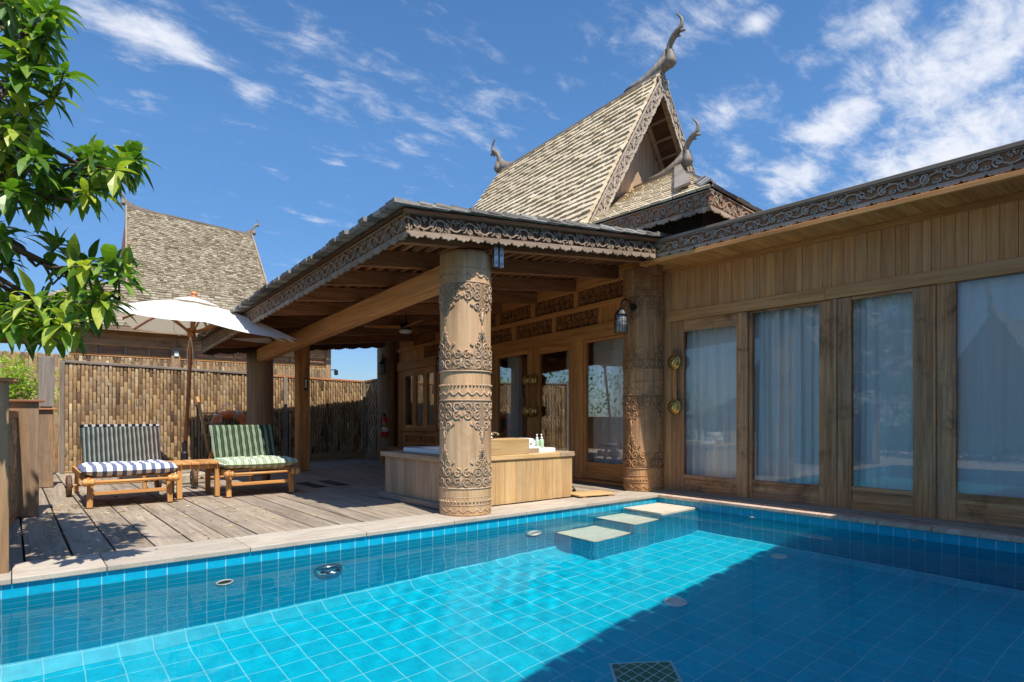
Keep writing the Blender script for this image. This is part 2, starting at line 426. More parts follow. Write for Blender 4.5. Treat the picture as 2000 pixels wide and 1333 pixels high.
def carve_column(mb, c, r, H, zsc=1., rad=.0085):
    """raised scroll bands, rings, beads and scallops wrapped round a log"""
    cx, cy = c
    def f(u, z, t=0.):
        a = u/r
        return V((cx+(r+t)*math.cos(a), cy+(r+t)*math.sin(a), z*zsc))
    per = 2*PI*r/4; a00 = -.62*PI*r+per*.28
    def ring(z, rr, amp=0., m=48, n=5):
        k = m
        pts = [f(2*PI*r*i/k, z+amp*abs(math.sin(PI*i*12/k*1.0)), .0) for i in range(k+1)]
        mb.tube(pts, rr, n, cap=False)
    for z, q in ((2.46, .006), (2.32, .009), (1.44, .011), (1.15, .010), (.277, .010), (.19, .005), (.11, .006)): ring(z, q)
    for z, q in ((2.375, .008), (1.205, .009), (.045, .008)):       # scallops
        k = 18
        for i in range(k):
            u0 = 2*PI*r*i/k; w = 2*PI*r/k
            mb.tube([f(u0+w*j/6, z+.035-.038*math.sin(PI*j/6), .0) for j in range(7)], q, 4)
    for z in (1.30, .147):       # beads
        k = 44
        for i in range(k):
            a = 2*PI*i/k
            p = f(r*a, z, .003); 
            mb.lathe([(.003,-.012),(.011,-.006),(.012,.004),(.004,.012)], p, 6)
    def sp(u, z, R, sg, a0=None, turns=1.3):
        a0 = (PI/2 if a0 is None else a0)
        mb.tube([f(x, y, .003) for x, y in spiral(u, z, R, R*.16, a0, turns, sg, 13)], [rad*(1.1-.035*i) for i in range(14)], 4)
        mb.lathe([(.002,-R*.14),(R*.16,0),(.002,R*.14)], f(u, z, .004), 5)
    def leafc(u, z, s, dx):
        mb.tube([f(u, z, .002), f(u+dx*s*.5, z+s*.35, .004), f(u+dx*s*.3, z+s*.8, .002)], [rad*1.1, rad*.9, rad*.4], 4)
    for z0, z1, sgn in ((2.32, 2.04, -1), (1.46, 1.74, 1), (1.14, .90, -1), (.29, .58, 1)):
        # rows of mirrored scrolls from the base line z0 towards z1, then a pointed tip
        hh = abs(z1-z0); R = .052
        for q in range(4):
            u0 = a00+per*q
            for row, (n2, shrink) in enumerate(((2, 0), (2, 0), (1, 1))):
                zz = z0+sgn*(R*1.0+row*R*1.75)
                for k in range(n2):
                    du = (R*.98+k*R*2.02)
                    if du > per/2-R*.3: continue
                    for m in (-1, 1):
                        sp(u0+m*du, zz, R*(.96 if row < 2 else .8), m*(1 if (k+row) % 2 else -1)*sgn, PI*(.5 if row % 2 else 1.5))
                        leafc(u0+m*(du+R*.9), zz-R*.2, R*1.1, m)
            # tip: shrinking pairs and a spear
            zt = z0+sgn*(R*5.3)
            for k in range(3):
                rr = R*(.55-.13*k)
                for m in (-1, 1): sp(u0+m*rr*.95, zt+sgn*k*R*.8, rr, m*sgn, PI*1.5, 1.1)
            mb.tube([f(u0, zt+sgn*R*.4, .002), f(u0, zt+sgn*R*3.6, .001)], [rad*1.8, rad*.5], 4)
            # side valley scroll between the points
            sp(u0+per/2, z0+sgn*R*.85, R*.62, 1); leafc(u0+per/2, z0+sgn*R*1.3, R, 1); leafc(u0+per/2, z0+sgn*R*1.3, R, -1)
            for m in range(10): mb.lathe([(.002,-.006),(.008,0),(.002,.006)], f(u0+rng.uniform(-.5,.5)*per, z0+sgn*rng.uniform(.02, .20), .002), 5)

def carve_ground(mb, c, r, zsc=1.):
    cx, cy = c; per = 2*PI*r/4; a00 = -.62*PI*r+per*.28; R = .052
    for z0, sgn in ((2.32, -1), (1.46, 1), (1.14, -1), (.29, 1)):
        def f(u, v):
            x = u*2*PI*r; t = abs(((x-a00)/per+.5) % 1.-.5)*2
            h = R*(1.75+3.4*max(0, 1-t*1.08)**1.5+.35*math.sin(t*19))
            a = x/r; q = r*1.006+.0015
            return V((cx+q*math.cos(a), cy+q*math.sin(a), (z0+sgn*h*v)*zsc))
        mb.grid(f, 120, 3)
def log(c, r, H, n=36, seed=0):
    mb = MB(); rr = random.Random(seed); cx, cy = c
    ph = [rr.uniform(0, 6) for _ in range(6)]
    zs = [0, .02, .3, .7, 1.1, 1.5, 1.9, 2.3, H-.03, H]
    prof = []
    for z in zs:
        k = 1+.012*math.sin(z*2.1+ph[0])
        if z == 0: k *= .985
        if z == H: k *= .97
        prof.append((r*k, z))
    mb.lathe(prof, (cx, cy, 0), n)
    return mb

def finial_mesh(mb, base, fwd, H):
    """ridge-end finial: tail along the ridge, bulb, bird neck, beaked head and long horn"""
    base = V(base); fwd = V(fwd).normalized(); sd = fwd.cross(V((0,0,1))).normalized()
    def f(u, w, t=0.): return base+fwd*(u*H)+V((0,0,1))*(w*H)+sd*t
    tail = [(-1.0,-.02),(-.85,.03),(-.6,.06),(-.39,.11),(-.18,.19),(0,.31),(.08,.40),(.14,.30),(.12,.0),(0,-.02)]
    mb.prism(tail, f, -.045*H, .045*H)
    mb.lathe([(.01,-.10),(.06,-.07),(.115,.0),(.12,.05),(.095,.14),(.07,.20),(.055,.26)], f(.17,.08), 12, M=Matrix.Diagonal((H,H,H)))
    pts = [(.15,.28),(.13,.36),(.15,.44),(.20,.52),(.27,.59),(.34,.635),(.395,.66),(.425,.71),(.44,.78),(.42,.85),(.375,.91),(.335,.96),(.315,1.0),(.335,1.02)]
    rd = [.062,.06,.062,.066,.068,.066,.06,.042,.034,.028,.022,.017,.012,.004]
    mb.tube([f(*p) for p in pts], [q*H for q in rd], 8)
    mb.tube([f(.36,.63), f(.44,.60), f(.50,.575), f(.505,.62)], [.05*H,.036*H,.018*H,.006*H], 6)
    mb.tube([f(.30,.58), f(.36,.53), f(.41,.515)], [.04*H,.028*H,.008*H], 6)

def door_leaf(name, parent, x, y0, y1, z0, z1, gy0, gy1, gz0, gz1, mv, mh, glass=None, t=.055, label=None, fn=None, mid=None):
    """one glazed leaf on the plane x; y0 > y1; frame mesh with a pane as its child"""
    mb = MB()
    mb.box((x, y0, z0), (x+t, gy0, z1)); mb.box((x, gy1, z0), (x+t, y1, z1))
    a = MB(); a.box((x+.004, gy0, gz1), (x+t-.004, gy1, z1))
    if gz0-z0 > .2:
        a.box((x+.004, gy0, z0), (x+t-.004, gy1, z0+.09)); a.box((x+.014, gy0, z0+.09), (x+t-.014, gy1, gz0-.05)); a.box((x+.004, gy0, gz0-.05), (x+t-.004, gy1, gz0))
    else: a.box((x+.004, gy0, z0), (x+t-.004, gy1, gz0))
    if fn: mb.map(fn); a.map(fn)
    o = mb.build(name, mv, parent, bevel=.004)
    r = a.parts('rail', mh, o, bevel=.003)
    g = MB(); g.box((x+.022, gy0+.002, gz0-.003), (x+.030, gy1-.002, gz1+.003))
    if fn: g.map(fn)
    g.build('pane', glass or M_GLASS, o)
    if label: o['label'] = label
    return o

# ================================================================== SETTING: ground, deck, pool
PX0, PY0 = -6.78, -6.4          # far sides of the basin (pool corner by the house is the world origin)
ZF, ZW = -1.5, -0.12            # basin floor and water level
mb = MB(); mb.grid(lambda u, v: (-80+160*u, -70+170*v, -1.9), 2, 2)
struct(mb.build('ground', M_GROUND))
mb = MB()
mb.box((PX0-6, PY0-6, -1.85), (PX0-.42, 9.2, -.035)); mb.box((PX0-.42, PY0-6, -1.85), (.1, PY0-.42, -.035))
struct(mb.build('terrace', M_COPING))

mb = MB(); x = -6.55
lines = [-6.55,-6.28,-6.01,-5.75,-5.49,-5.23,-4.97,-4.73,-4.47,-4.23,-3.99,-3.76,-3.55,-3.34]
while lines[-1] < .36: lines.append(lines[-1]+rng.uniform(.20, .26))
for a, b in zip(lines[:-1], lines[1:]):
    cuts = [.475, .475+rng.uniform(2.2, 4.2), 8.7]
    if rng.random() < .5: cuts.insert(2, cuts[1]+rng.uniform(1.6, 2.6))
    for c0, c1 in zip(cuts[:-1], cuts[1:]):
        dz = rng.uniform(-.003, .003)
        mb.box((a+.007, c0, -.05), (b-.007, c1-.004, -.008+dz))
struct(mb.build('wooden_deck', W('deck', 'Y'), bevel=.004))
mb = MB(); mb.box((-6.6, .475, -1.85), (.4, 8.8, -.055)); struct(mb.build('deck_base', M_DARKVOID))

mb = MB()                                       # pale coping slabs along the deck side
xs = [-7.2,-6.35,-5.86,-4.95,-4.0,-3.1,-2.2,-1.3,-.45,.12]
for a, b in zip(xs[:-1], xs[1:]): mb.box((a+.002, -.022, -.034), (b-.002, .47, .004))
struct(mb.build('pool_coping', M_COPING, bevel=.006))
mb = MB(); ys = [-.024,-.62,-1.05,-1.42,-2.0,-2.55,-3.0,-3.35,-3.9,-4.6,-5.4,PY0]
for a, b in zip(ys[:-1], ys[1:]): mb.box((-.022, b+.002, -.034), (.125, a-.002, .003))
struct(mb.build('house_side_coping', M_COPING_R, bevel=.006))
mb = MB()
mb.box((PX0-.42, PY0-.42, -.034), (PX0+.022, -.03, .004)); mb.box((PX0+.024, PY0-.42, -.034), (.125, PY0+.022, .004))
struct(mb.build('far_coping', M_COPING, bevel=.006))

RECV = []
mb = MB(); mb.add([(PX0, PY0, ZF), (0, PY0, ZF), (0, 0, ZF), (PX0, 0, ZF)], [(0,1,2,3)])
RECV.append(struct(mb.build('pool_floor', M_TILE_FLOOR, recalc=False)))
mb = MB(); cv = .115
mb.add([(PX0, 0, ZF+cv), (0, 0, ZF+cv), (0, 0, -.034), (PX0, 0, -.034)], [(0,1,2,3)])
mb.add([(PX0, PY0, ZF+cv), (0, PY0, ZF+cv), (0, PY0, -.034), (PX0, PY0, -.034)], [(3,2,1,0)])
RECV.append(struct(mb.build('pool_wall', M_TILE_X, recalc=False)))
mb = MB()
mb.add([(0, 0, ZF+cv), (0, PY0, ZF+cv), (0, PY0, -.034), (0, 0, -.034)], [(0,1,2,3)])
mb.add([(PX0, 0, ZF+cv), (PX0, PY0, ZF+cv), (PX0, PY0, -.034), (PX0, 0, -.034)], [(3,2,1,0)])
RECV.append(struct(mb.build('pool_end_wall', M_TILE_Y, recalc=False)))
mb = MB()                                        # sloped row of tiles between walls and floor
mb.add([(PX0, 0, ZF+cv), (PX0, -.13, ZF+.003), (0, -.13, ZF+.003), (0, 0, ZF+cv)], [(0,1,2,3)])
mb.add([(PX0, PY0, ZF+cv), (PX0, PY0+.13, ZF+.003), (0, PY0+.13, ZF+.003), (0, PY0, ZF+cv)], [(3,2,1,0)])
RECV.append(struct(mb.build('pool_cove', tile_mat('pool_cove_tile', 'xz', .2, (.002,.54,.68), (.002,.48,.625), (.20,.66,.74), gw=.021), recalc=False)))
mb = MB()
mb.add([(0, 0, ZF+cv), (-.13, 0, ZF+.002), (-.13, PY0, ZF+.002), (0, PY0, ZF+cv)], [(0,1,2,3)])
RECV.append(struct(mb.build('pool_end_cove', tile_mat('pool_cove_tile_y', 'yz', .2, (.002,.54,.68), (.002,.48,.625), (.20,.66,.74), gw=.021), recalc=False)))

M_PAD2 = stone_mat('pad_stone_lightened', (.66,.62,.47), (.76,.72,.57), (.82,.78,.64))  # pad stone with a lighter colour to offset the dimming under water
def tiled_step(x0, x1, ztop, label, pad=None):
    t = thing('pool_step', label, 'step', ((x0+x1)/2, -.3, ztop), 'tiled steps in the pool corner')
    b = MB(); b.add([(x0, -.59, ZF), (x1, -.59, ZF), (x1, -.59, ztop), (x0, -.59, ztop)], [(0,1,2,3)])
    f = b.build('tiled_front', M_TILE_X, t, recalc=False)
    b = MB(); b.add([(x0, -.59, ZF), (x0, -.59, ztop), (x0, 0, ztop), (x0, 0, ZF)], [(0,1,2,3)])
    s = b.build('tiled_side', M_TILE_Y, t, recalc=False)
    b = MB()
    poly = []
    for cx, cy, a0 in ((x1-.005,-.03,0),(x0+.02,-.03,90),(x0+.055,-.56,180),(x1-.005,-.56,270)):
        rr = .045 if (cx < x1-.1 and cy < -.3) else .004
        for k in range(5):
            a = RAD(a0+90*k/4); poly.append((cx+rr*math.cos(a), cy+rr*math.sin(a)))
    b.prism(poly, lambda u, w, h: V((u, w, h)), ztop-.004, ztop+.022)
    p = b.build('stone_pad', pad or M_PAD, t)
    RECV.extend([f, s, p])
tiled_step(-.70, -.002, -.122, 'beige stone topped pool step level with the water, nearest the house corner')
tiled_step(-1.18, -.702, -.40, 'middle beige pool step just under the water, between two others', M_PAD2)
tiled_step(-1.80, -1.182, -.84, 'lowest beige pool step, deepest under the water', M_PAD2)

def disc(name, label, cat, c, n, r, m, m2=None, rim=.012, group=None, sx=1.):
    """round fitting let into a pool surface, facing n"""
    t = thing(name, label, cat, c, group)
    q = V(n).to_track_quat('Z', 'Y').to_matrix()
    b = MB(); b.lathe([(r*.72, .0), (r*.74, rim*1.2), (r*.85, rim*1.6), (r*.97, rim), (r, 0)], c, 24, M=q)
    o = b.build('rim', m, t, smooth=True)
    b = MB(); b.lathe([(r*.71, -.002), (r*.70, rim*.5), (r*.35, rim*.75), (.001, rim*.8)], c, 24, M=q)
    o2 = b.build('cover', m2 or m, t, smooth=True); RECV.extend([o, o2]); return t
disc('pool_light', 'round chrome rimmed pool light on the sunlit pool wall below the lounge deck', 'pool light', (-4.33,-.004,-.66), (0,-1,0), .125, M_CHROME, plain('lens_glass', (.12,.32,.36), .1), .05)
disc('pool_inlet', 'small white inlet ring on the pool wall, left of the chrome light', 'inlet', (-5.13,-.004,-.54), (0,-1,0), .065, M_PLASTIC, M_BLACK, .014)
disc('pool_light', 'pale round fitting on the pool wall beside the lowest step', 'pool light', (-2.1,-.004,-.66), (0,-1,0), .10, M_PLASTIC, M_PLASTIC, .03)
disc('pool_inlet', 'small white inlet at the waterline of the house side wall, nearer the steps', 'inlet', (-.004,-1.29,-.155), (-1,0,0), .04, M_PLASTIC, M_PLASTIC, .012)
disc('pool_inlet', 'small white inlet at the waterline of the house side wall, farther from the steps', 'inlet', (-.004,-2.86,-.165), (-1,0,0), .04, M_PLASTIC, M_PLASTIC, .012)
disc('floor_inlet', 'round pale cover on the pool floor at the edge of the shadow', 'drain cover', (-2.11,-1.80,ZF+.003), (0,0,1), .095, M_WHITE, M_PLASTIC, .012)
disc('floor_inlet', 'round pale cover on the shaded pool floor near the house wall', 'drain cover', (-.30,-1.74,ZF+.003), (0,0,1), .085, M_WHITE, M_PLASTIC, .012)
t = thing('pool_drain', 'square green grille of the main drain on the pool floor', 'drain', (-3.3,-2.4,ZF))
mb = MB(); mb.box((-3.46,-2.66,ZF+.002), (-3.04,-2.18,ZF+.014)); 
b2 = MB(); b2.box((-3.44,-2.64,ZF+.015), (-3.06,-2.2,ZF+.019))
M45 = Matrix.Translation((-3.26,-2.43,0)) @ Matrix.Rotation(RAD(-39), 4, 'Z') @ Matrix.Translation((3.25,2.42,0))
mb.map(lambda p: M45 @ p); b2.map(lambda p: M45 @ p)
RECV.append(mb.build('rim', plain('drain_rim', (.40,.60,.62), .5), t)); RECV.append(b2.build('grille', M_DRAIN, t))

nx, ny = 170, 160
wr = random.Random(3)
comps = [(wr.uniform(0, 2*PI), wr.uniform(5, 16), wr.uniform(0, 6)) for _ in range(9)]
ripl = [(wr.uniform(0, 2*PI), wr.uniform(30, 52), wr.uniform(0, 6)) for _ in range(7)]
def wz(x, y):
    z = sum(math.sin((x*math.cos(a)+y*math.sin(a))*k+p)*(.0024/k) for a, k, p in comps)
    g = math.exp(-(((x+3.1)/1.3)**2+((y+1.15)/.7)**2))*.9+.2
    z += g*sum(math.sin((x*math.cos(a)+y*math.sin(a))*k+p)*(.0095/k) for a, k, p in ripl)
    return z
mb = MB(); mb.grid(lambda u, v: (PX0+(0-PX0)*u, PY0+(0-PY0)*v, ZW+wz(PX0-PX0*u, PY0-PY0*v)), nx, ny)
water = struct(mb.build('water', M_WATER, smooth=True, recalc=False))
water.cycles.is_caustics_caster = True

# ================================================================== VILLA
villa = thing('villa', 'teak villa with carved columns, glazed doors, a shaded veranda and a steep shingle roof', 'villa', (.4, .2, 0))
XF = .4
def zr(x, y): return 2.80+.107*(x+3.68)-.06*(y+.1)      # underside of the veranda shingles
def fsh(p): return V((p.x, p.y, p.z-.033*max(0, p.y-.85)*(p.z/2.6)))   # the old frame sags towards the far end

# --- right wing
tv, th_ = W('worn', 'Z'), W('worn', 'Y')
mb = MB(); mb.box((XF-.005, .30, 0), (XF+.06, .078, 2.9)); mb.build('corner_trim', W('trim', 'Z'), villa, bevel=.003)
d = door_leaf('door', villa, XF, .074, -1.0, .022, 2.232, -.108, -.855, .237, 2.088, tv, th_)
def door_handle(parent, x, y, zt, zb, side=1, s=1.):
    """wooden pull bar carried by two round brass bosses"""
    b = MB(); b.box((x-.075, y-.02*s, zb-.03), (x-.045, y+.02*s, zt+.03))
    h = b.build('handle', W('teak', 'Z'), parent, bevel=.006)
    Mx = Matrix.Rotation(RAD(-90), 3, 'Y')
    for z in (zt, zb):
        b = MB(); b.lathe([(.03,-.06),(.036,-.02),(.084,-.016),(.096,-.004),(.094,.010),(.07,.016),(.066,.010),(.072,.022),(.070,.034),(.045,.040),(.034,.034),(.028,.050),(.001,.056)], (x-.075, y, z), 22, M=Mx)
        b.build('boss', M_BRASS, h, smooth=True)
door_handle(d, XF, -.02, 1.694, 1.113)
door_leaf('fixed_window', villa, XF+.018, -1.004, -1.966, .022, 2.232, -1.052, -1.822, .241, 2.205, tv, th_)
mb = MB(); mb.box((XF-.012, -1.968, .01), (XF+.05, -2.016, 2.232)); mb.box((XF-.010, -2.888, .01), (XF+.05, -2.91, 2.232)); mb.parts('mullion', tv, villa, bevel=.003)
door_leaf('door', villa, XF, -2.018, -2.886, .022, 2.232, -2.16, -2.72, .267, 2.20, tv, th_)
door_leaf('fixed_window', villa, XF+.01, -2.912, -4.12, .022, 2.262, -3.065, -3.98, .282, 2.235, tv, th_)
mb = MB(); mb.box((XF-.022, .15, 2.236), (XF+.05, -1.9, 2.365)); mb.box((XF-.022, -1.902, 2.238), (XF+.05, -4.12, 2.367)); mb.parts('lintel', W('trim', 'Y'), villa, bevel=.004)
mb = MB(); y = .076
while y > -4.1:
    w = rng.choice((.10,.115,.13,.075)); mb.box((XF+rng.uniform(-.003,.002), y-.0015, 2.36), (XF+.04, y-w+.0015, 2.9)); y -= w
mb.build('wall_boarding', W('trim', 'Z'), villa, bevel=.002)
mb = MB(); mb.box((XF-.035, .155, 2.862), (XF+.0, -4.12, 2.915)); mb.box((XF-.06, .157, 2.895), (XF-.036, -4.12, 2.918)); mb.parts('cornice', W('honey', 'Y'), villa, bevel=.004)
mb = MB(); y = .12
while y > -4.1:
    w = rng.choice((.12,.14,.16)); mb.box((-.115, y-.001, 2.918), (XF-.01, y-w+.001, 2.935)); y -= w
mb.build('soffit', W('honey', 'X'), villa, bevel=.002)
mb = MB(); mb.box((-.165, .16, 2.900), (-.112, -4.12, 2.948)); mb.box((-.112, .16, 2.905), (XF-.036, .118, 2.945)); mb.build('soffit_edge', W('honey', 'Y'), villa, bevel=.004)
mb = MB(); mb.box((.125, .42, .0), (XF+.05, -4.12, .018)); mb.box((.23, .07, .018), (XF-.002, -4.12, .03)); mb.build('door_sill', W('deck', 'Y'), villa, bevel=.004)
c_ = MB(); b_ = MB()
frieze(c_, b_, (-.145, .05, 3.135), (-.145, -4.12, 3.135), .155, (-1,0,0), unit=.175, rad=.0098, tooth=.022, drop=.03, seed=5)
fr = b_.build('fascia_board', W('raft', 'Y'), villa); c_.build('carved_frieze', W('wingcarve', 'Y'), fr)
mb = MB(); mb.box((-.172, .06, 3.137), (-.10, -4.12, 3.175)); mb.box((-.10, .12, 2.95), (4.4, -4.12, 3.16)); mb.build('flat_roof', W('carvem', 'Y'), villa, bevel=.004)

# --- deck facade
hv, hh = W('honey', 'Z'), W('honey', 'Y')
door_leaf('fixed_window', villa, XF+.01, 1.69, .60, .05, 2.16, 1.645, .66, .30, 2.125, hv, hh, M_GLASS2, fn=fsh)
mb = MB(); mb.box((XF-.02, 1.845, .04), (XF+.06, 1.692, 2.17)); mb.box((XF-.018, 3.992, .04), (XF+.06, 4.06, 2.17)); mb.map(fsh); mb.parts('door_jamb', hv, villa, bevel=.004)
dr = door_leaf('door', villa, XF, 2.845, 1.848, .05, 2.165, 2.698, 2.01, .27, 2.055, hv, hh, M_GLASS2, fn=fsh)
dl = door_leaf('door', villa, XF, 3.988, 2.853, .05, 2.165, 3.811, 3.0, .27, 2.095, hv, hh, M_GLASS2, fn=fsh)
door_handle(dr, XF, 2.775, 1.585, 1.07); door_handle(dl, XF, 2.925, 1.585, 1.07)
mb = MB(); mb.box((XF-.025, .55, 2.172), (XF+.06, 7.5, 2.38)); mb.box((XF-.02, .55, 2.63), (XF+.06, 7.5, 2.705)); mb.box((XF-.03, .55, 2.95), (XF+.06, 7.5, 3.16)); mb.map(fsh); mb.parts('wall_rail', hh, villa, bevel=.005)
mb = MB(); mb.box((XF-.12, .5, .0), (XF+.06, 7.4, .045)); mb.build('threshold', W('teak', 'Y'), villa, bevel=.006)
mb = MB()
for a, b in ((4.06, 5.86), (7.22, 7.5)):
    y = a
    while y < b-.01:
        w = min(.13, b-y); mb.box((XF+.012, y+.002, .045), (XF+.05, y+w-.002, 2.172)); y += w
y = 5.86
while y < 7.2: mb.box((XF+.012, y+.002, .045), (XF+.05, y+.128, .72)); y += .13
mb.map(fsh); mb.build('plank_wall', hv, villa, bevel=.002)
mb = MB(); mb.box((XF-.05, 5.8, .72), (XF+.06, 7.3, .775)); mb.map(fsh); mb.build('window_sill', hh, villa, bevel=.006)
for a, b in ((6.30, 5.88), (6.76, 6.305), (7.22, 6.765)):
    door_leaf('window', villa, XF, a, b, .78, 2.165, a-.075, b+.075, .86, 2.02, hv, hh, M_GLASS2, fn=fsh)
def transom(y0, y1, z0, z1, seed):
    bk = MB(); bk.box((XF+.03, y0, z0), (XF+.045, y1, z1)); bk.map(fsh)
    o = bk.build('carved_panel', W('dark', 'Y'), villa)
    m = MB(); rr = random.Random(seed); h = z1-z0; n = max(3, int((y1-y0)/.105))
    for i in range(n):
        for j in range(2):
            u = y0+(i+.5+.25*(j-.5))*(y1-y0)/n; w = z0+h*(.27+.46*j); R = h*.24
            s = rr.choice((-1, 1)); m.tube([(XF+.02, a, b) for a, b in spiral(u, w, R, R*.15, rr.uniform(0, 6), 1.4, s, 12)], .0085, 4)
            m.tube([(XF+.02, u+R*rr.uniform(-1,1), w-R), (XF+.018, u, w), (XF+.02, u+R*rr.uniform(-1,1), w+R)], [.004,.011,.004], 4)
    for k in range(int(n*2.4)): 
        u, w = rr.uniform(y0+.02, y1-.02), rr.uniform(z0+.02, z1-.02); m.tube([(XF+.022, u, w), (XF+.016, u+rr.uniform(-.03,.03), w+.03), (XF+.022, u+rr.uniform(-.05,.05), w+.055)], [.003,.012,.003], 4)
    m.map(fsh); m.build('carving', W('teak', 'Y'), o)
R1 = [(1.377,2.304),(2.388,3.307),(3.405,4.32),(4.41,5.32),(5.41,6.32)]
R2 = [(.72,1.80),(1.89,2.80),(2.90,3.77),(3.86,4.76),(4.86,5.76),(5.86,6.76)]
for i, (a, b) in enumerate(R1): transom(a, b, 2.38, 2.63, i)
for i, (a, b) in enumerate(R2): transom(a, b, 2.705, 2.95, 20+i)
mb = MB()
for a, b in zip([.55]+[q[1] for q in R1], [q[0] for q in R1]+[7.4]):
    if b-a > .3: mb.box((XF-.006, a, 2.38), (XF+.05, a+.07, 2.63)); mb.box((XF+.015, a, 2.38), (XF+.05, b, 2.63)); mb.box((XF-.006, b-.08, 2.38), (XF+.05, b, 2.63))
    else: mb.box((XF-.006, a, 2.38), (XF+.05, b, 2.63))
for a, b in zip([.55]+[q[1] for q in R2], [q[0] for q in R2]+[7.4]):
    if b-a > .3: mb.box((XF+.005, a, 2.705), (XF+.05, b, 2.95))
    else: mb.box((XF-.006, a, 2.705), (XF+.05, b, 2.95))
mb.map(fsh); mb.parts('transom_stud', hv, villa, bevel=.003)

# --- inside of the rooms, seen dimly through the glass
mb = MB()
mb.box((4.3, -4.1, -.02), (4.4, 7.9, 3.0)); mb.box((.5, 7.8, -.02), (4.3, 7.9, 3.0)); mb.box((.30, -4.20, -.02), (4.3, -4.121, 3.0)); mb.box((.456, .10, -.02), (4.3, .17, 2.94))
mb.build('inner_wall', W('teak', 'Z'), villa)
mb = MB(); mb.box((.46, -4.0, -.03), (4.3, 7.8, .012)); mb.build('inner_floor', W('floor', 'Y'), villa)
mb = MB(); mb.box((.47, .18, 2.86), (4.3, 7.8, 2.95)); mb.build('inner_ceiling', W('teak', 'Y'), villa)

# --- carved columns
def column(c, r, H, mat, carved=True, seed=0, zs=1.):
    o = log(c, r, H, 40, seed).build('column', mat, villa, smooth=False)
    for p in o.data.polygons: p.use_smooth = abs(p.normal.z) < .8
    if carved:
        m = MB(); carve_column(m, c, r, H, zs)
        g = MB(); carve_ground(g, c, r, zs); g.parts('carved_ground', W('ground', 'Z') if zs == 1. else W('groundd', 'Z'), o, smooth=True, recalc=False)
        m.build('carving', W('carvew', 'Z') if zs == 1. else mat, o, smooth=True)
    return o
MCOL = (-2.74, .315)
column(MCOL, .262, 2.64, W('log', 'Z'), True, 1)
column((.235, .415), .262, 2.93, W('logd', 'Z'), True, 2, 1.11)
column((-2.74, 7.0), .235, 2.20, W('post', 'Z'), False, 3)
column((.22, 7.68), .20, 2.86, W('post', 'Z'), False, 4)

# --- veranda: beam, rafters, battens, shingles, carved edges
def zb(y): return 2.615-.0585*y
mb = MB(); mb.beam((-2.76, .36, zb(.36)-.10), (-2.76, 7.0, zb(7.0)-.10), .2, .20); mb.beam((-2.76, .36, zb(.36)-.213), (-2.76, 7.0, zb(7.0)-.213), .14, .035)
mb.build('veranda_beam', W('trim', 'Y'), villa, bevel=.006)
mb = MB(); mb.box((-2.86, .17, 2.60), (-2.64, .40, 2.71)); mb.build('column_cap', W('teak', 'Y'), villa, bevel=.006)
YR = [.16, 1.0, 1.85, 2.75, 3.7, 4.7, 5.75, 6.8]
for y in YR:
    mb = MB(); mb.beam((-3.6, y, zr(-3.6, y)-.125), (.38, y, zr(.38, y)-.125), .085, .17, r=rng.random())
    mb.build('rafter', W('raft', 'X'), villa, bevel=.004)
mb = MB(); x = -3.58
while x < .3:
    mb.beam((x, -.08, zr(x, -.08)-.022), (x, 7.35, zr(x, 7.35)-.022), .05, .036, up=(-.107,0,1)); x += .155
mb.build('batten', W('raft', 'Y'), villa)
mb = MB()
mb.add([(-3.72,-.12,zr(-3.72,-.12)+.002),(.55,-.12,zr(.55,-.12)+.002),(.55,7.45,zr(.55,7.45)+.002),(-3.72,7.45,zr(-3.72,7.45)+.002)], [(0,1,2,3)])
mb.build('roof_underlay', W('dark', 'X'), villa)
mb = MB(); shingles(mb, (-3.80,-.20,zr(-3.80,-.20)+.012), (-3.80,7.5,zr(-3.80,7.5)+.012), (.55,7.5,zr(.55,7.5)+.012), (.55,-.20,zr(.55,-.20)+.012), 22, .13, .026, 1.75)
mb.build('veranda_shingles', M_SH_GREY, villa)
def carved_edge(p0, p1, h, nrm, unit, name='carved_edge', mat='carve', seed=1, drop=.035, rad=.0085, tooth=.03, up=(0,0,1), back='dark', ax='Y'):
    rad *= 1.35
    c_ = MB(); b_ = MB(); frieze(c_, b_, p0, p1, h, nrm, unit=unit, rad=rad, tooth=tooth, drop=drop, seed=seed, up=up)
    o = b_.build(name, W(back, ax), villa); c_.build('carving', W(mat, ax), o); return o
carved_edge((-3.655,-.10,zr(-3.655,-.1)-.012), (-3.655,7.4,zr(-3.655,7.4)-.012), .185, (-1,0,0), .165, seed=2, mat='carvem', back='raft', rad=.0066)
carved_edge((.02,-.10,zr(.02,-.1)-.02), (-3.66,-.10,zr(-3.66,-.1)-.02), .175, (0,-1,0), .165, seed=3, mat='carvem', back='dark', ax='X', rad=.0068)
carved_edge((-3.66,7.4,zr(-3.66,7.4)-.02), (.02,7.4,zr(.02,7.4)-.02), .2, (0,1,0), .3, seed=4, mat='dark', ax='X')
mb = MB(); mb.beam((-3.7,-.13,zr(-3.7,-.13)-.012), (.1,-.13,zr(.1,-.13)-.012), .03, .03); mb.build('verge_batten', W('raft', 'X'), villa)
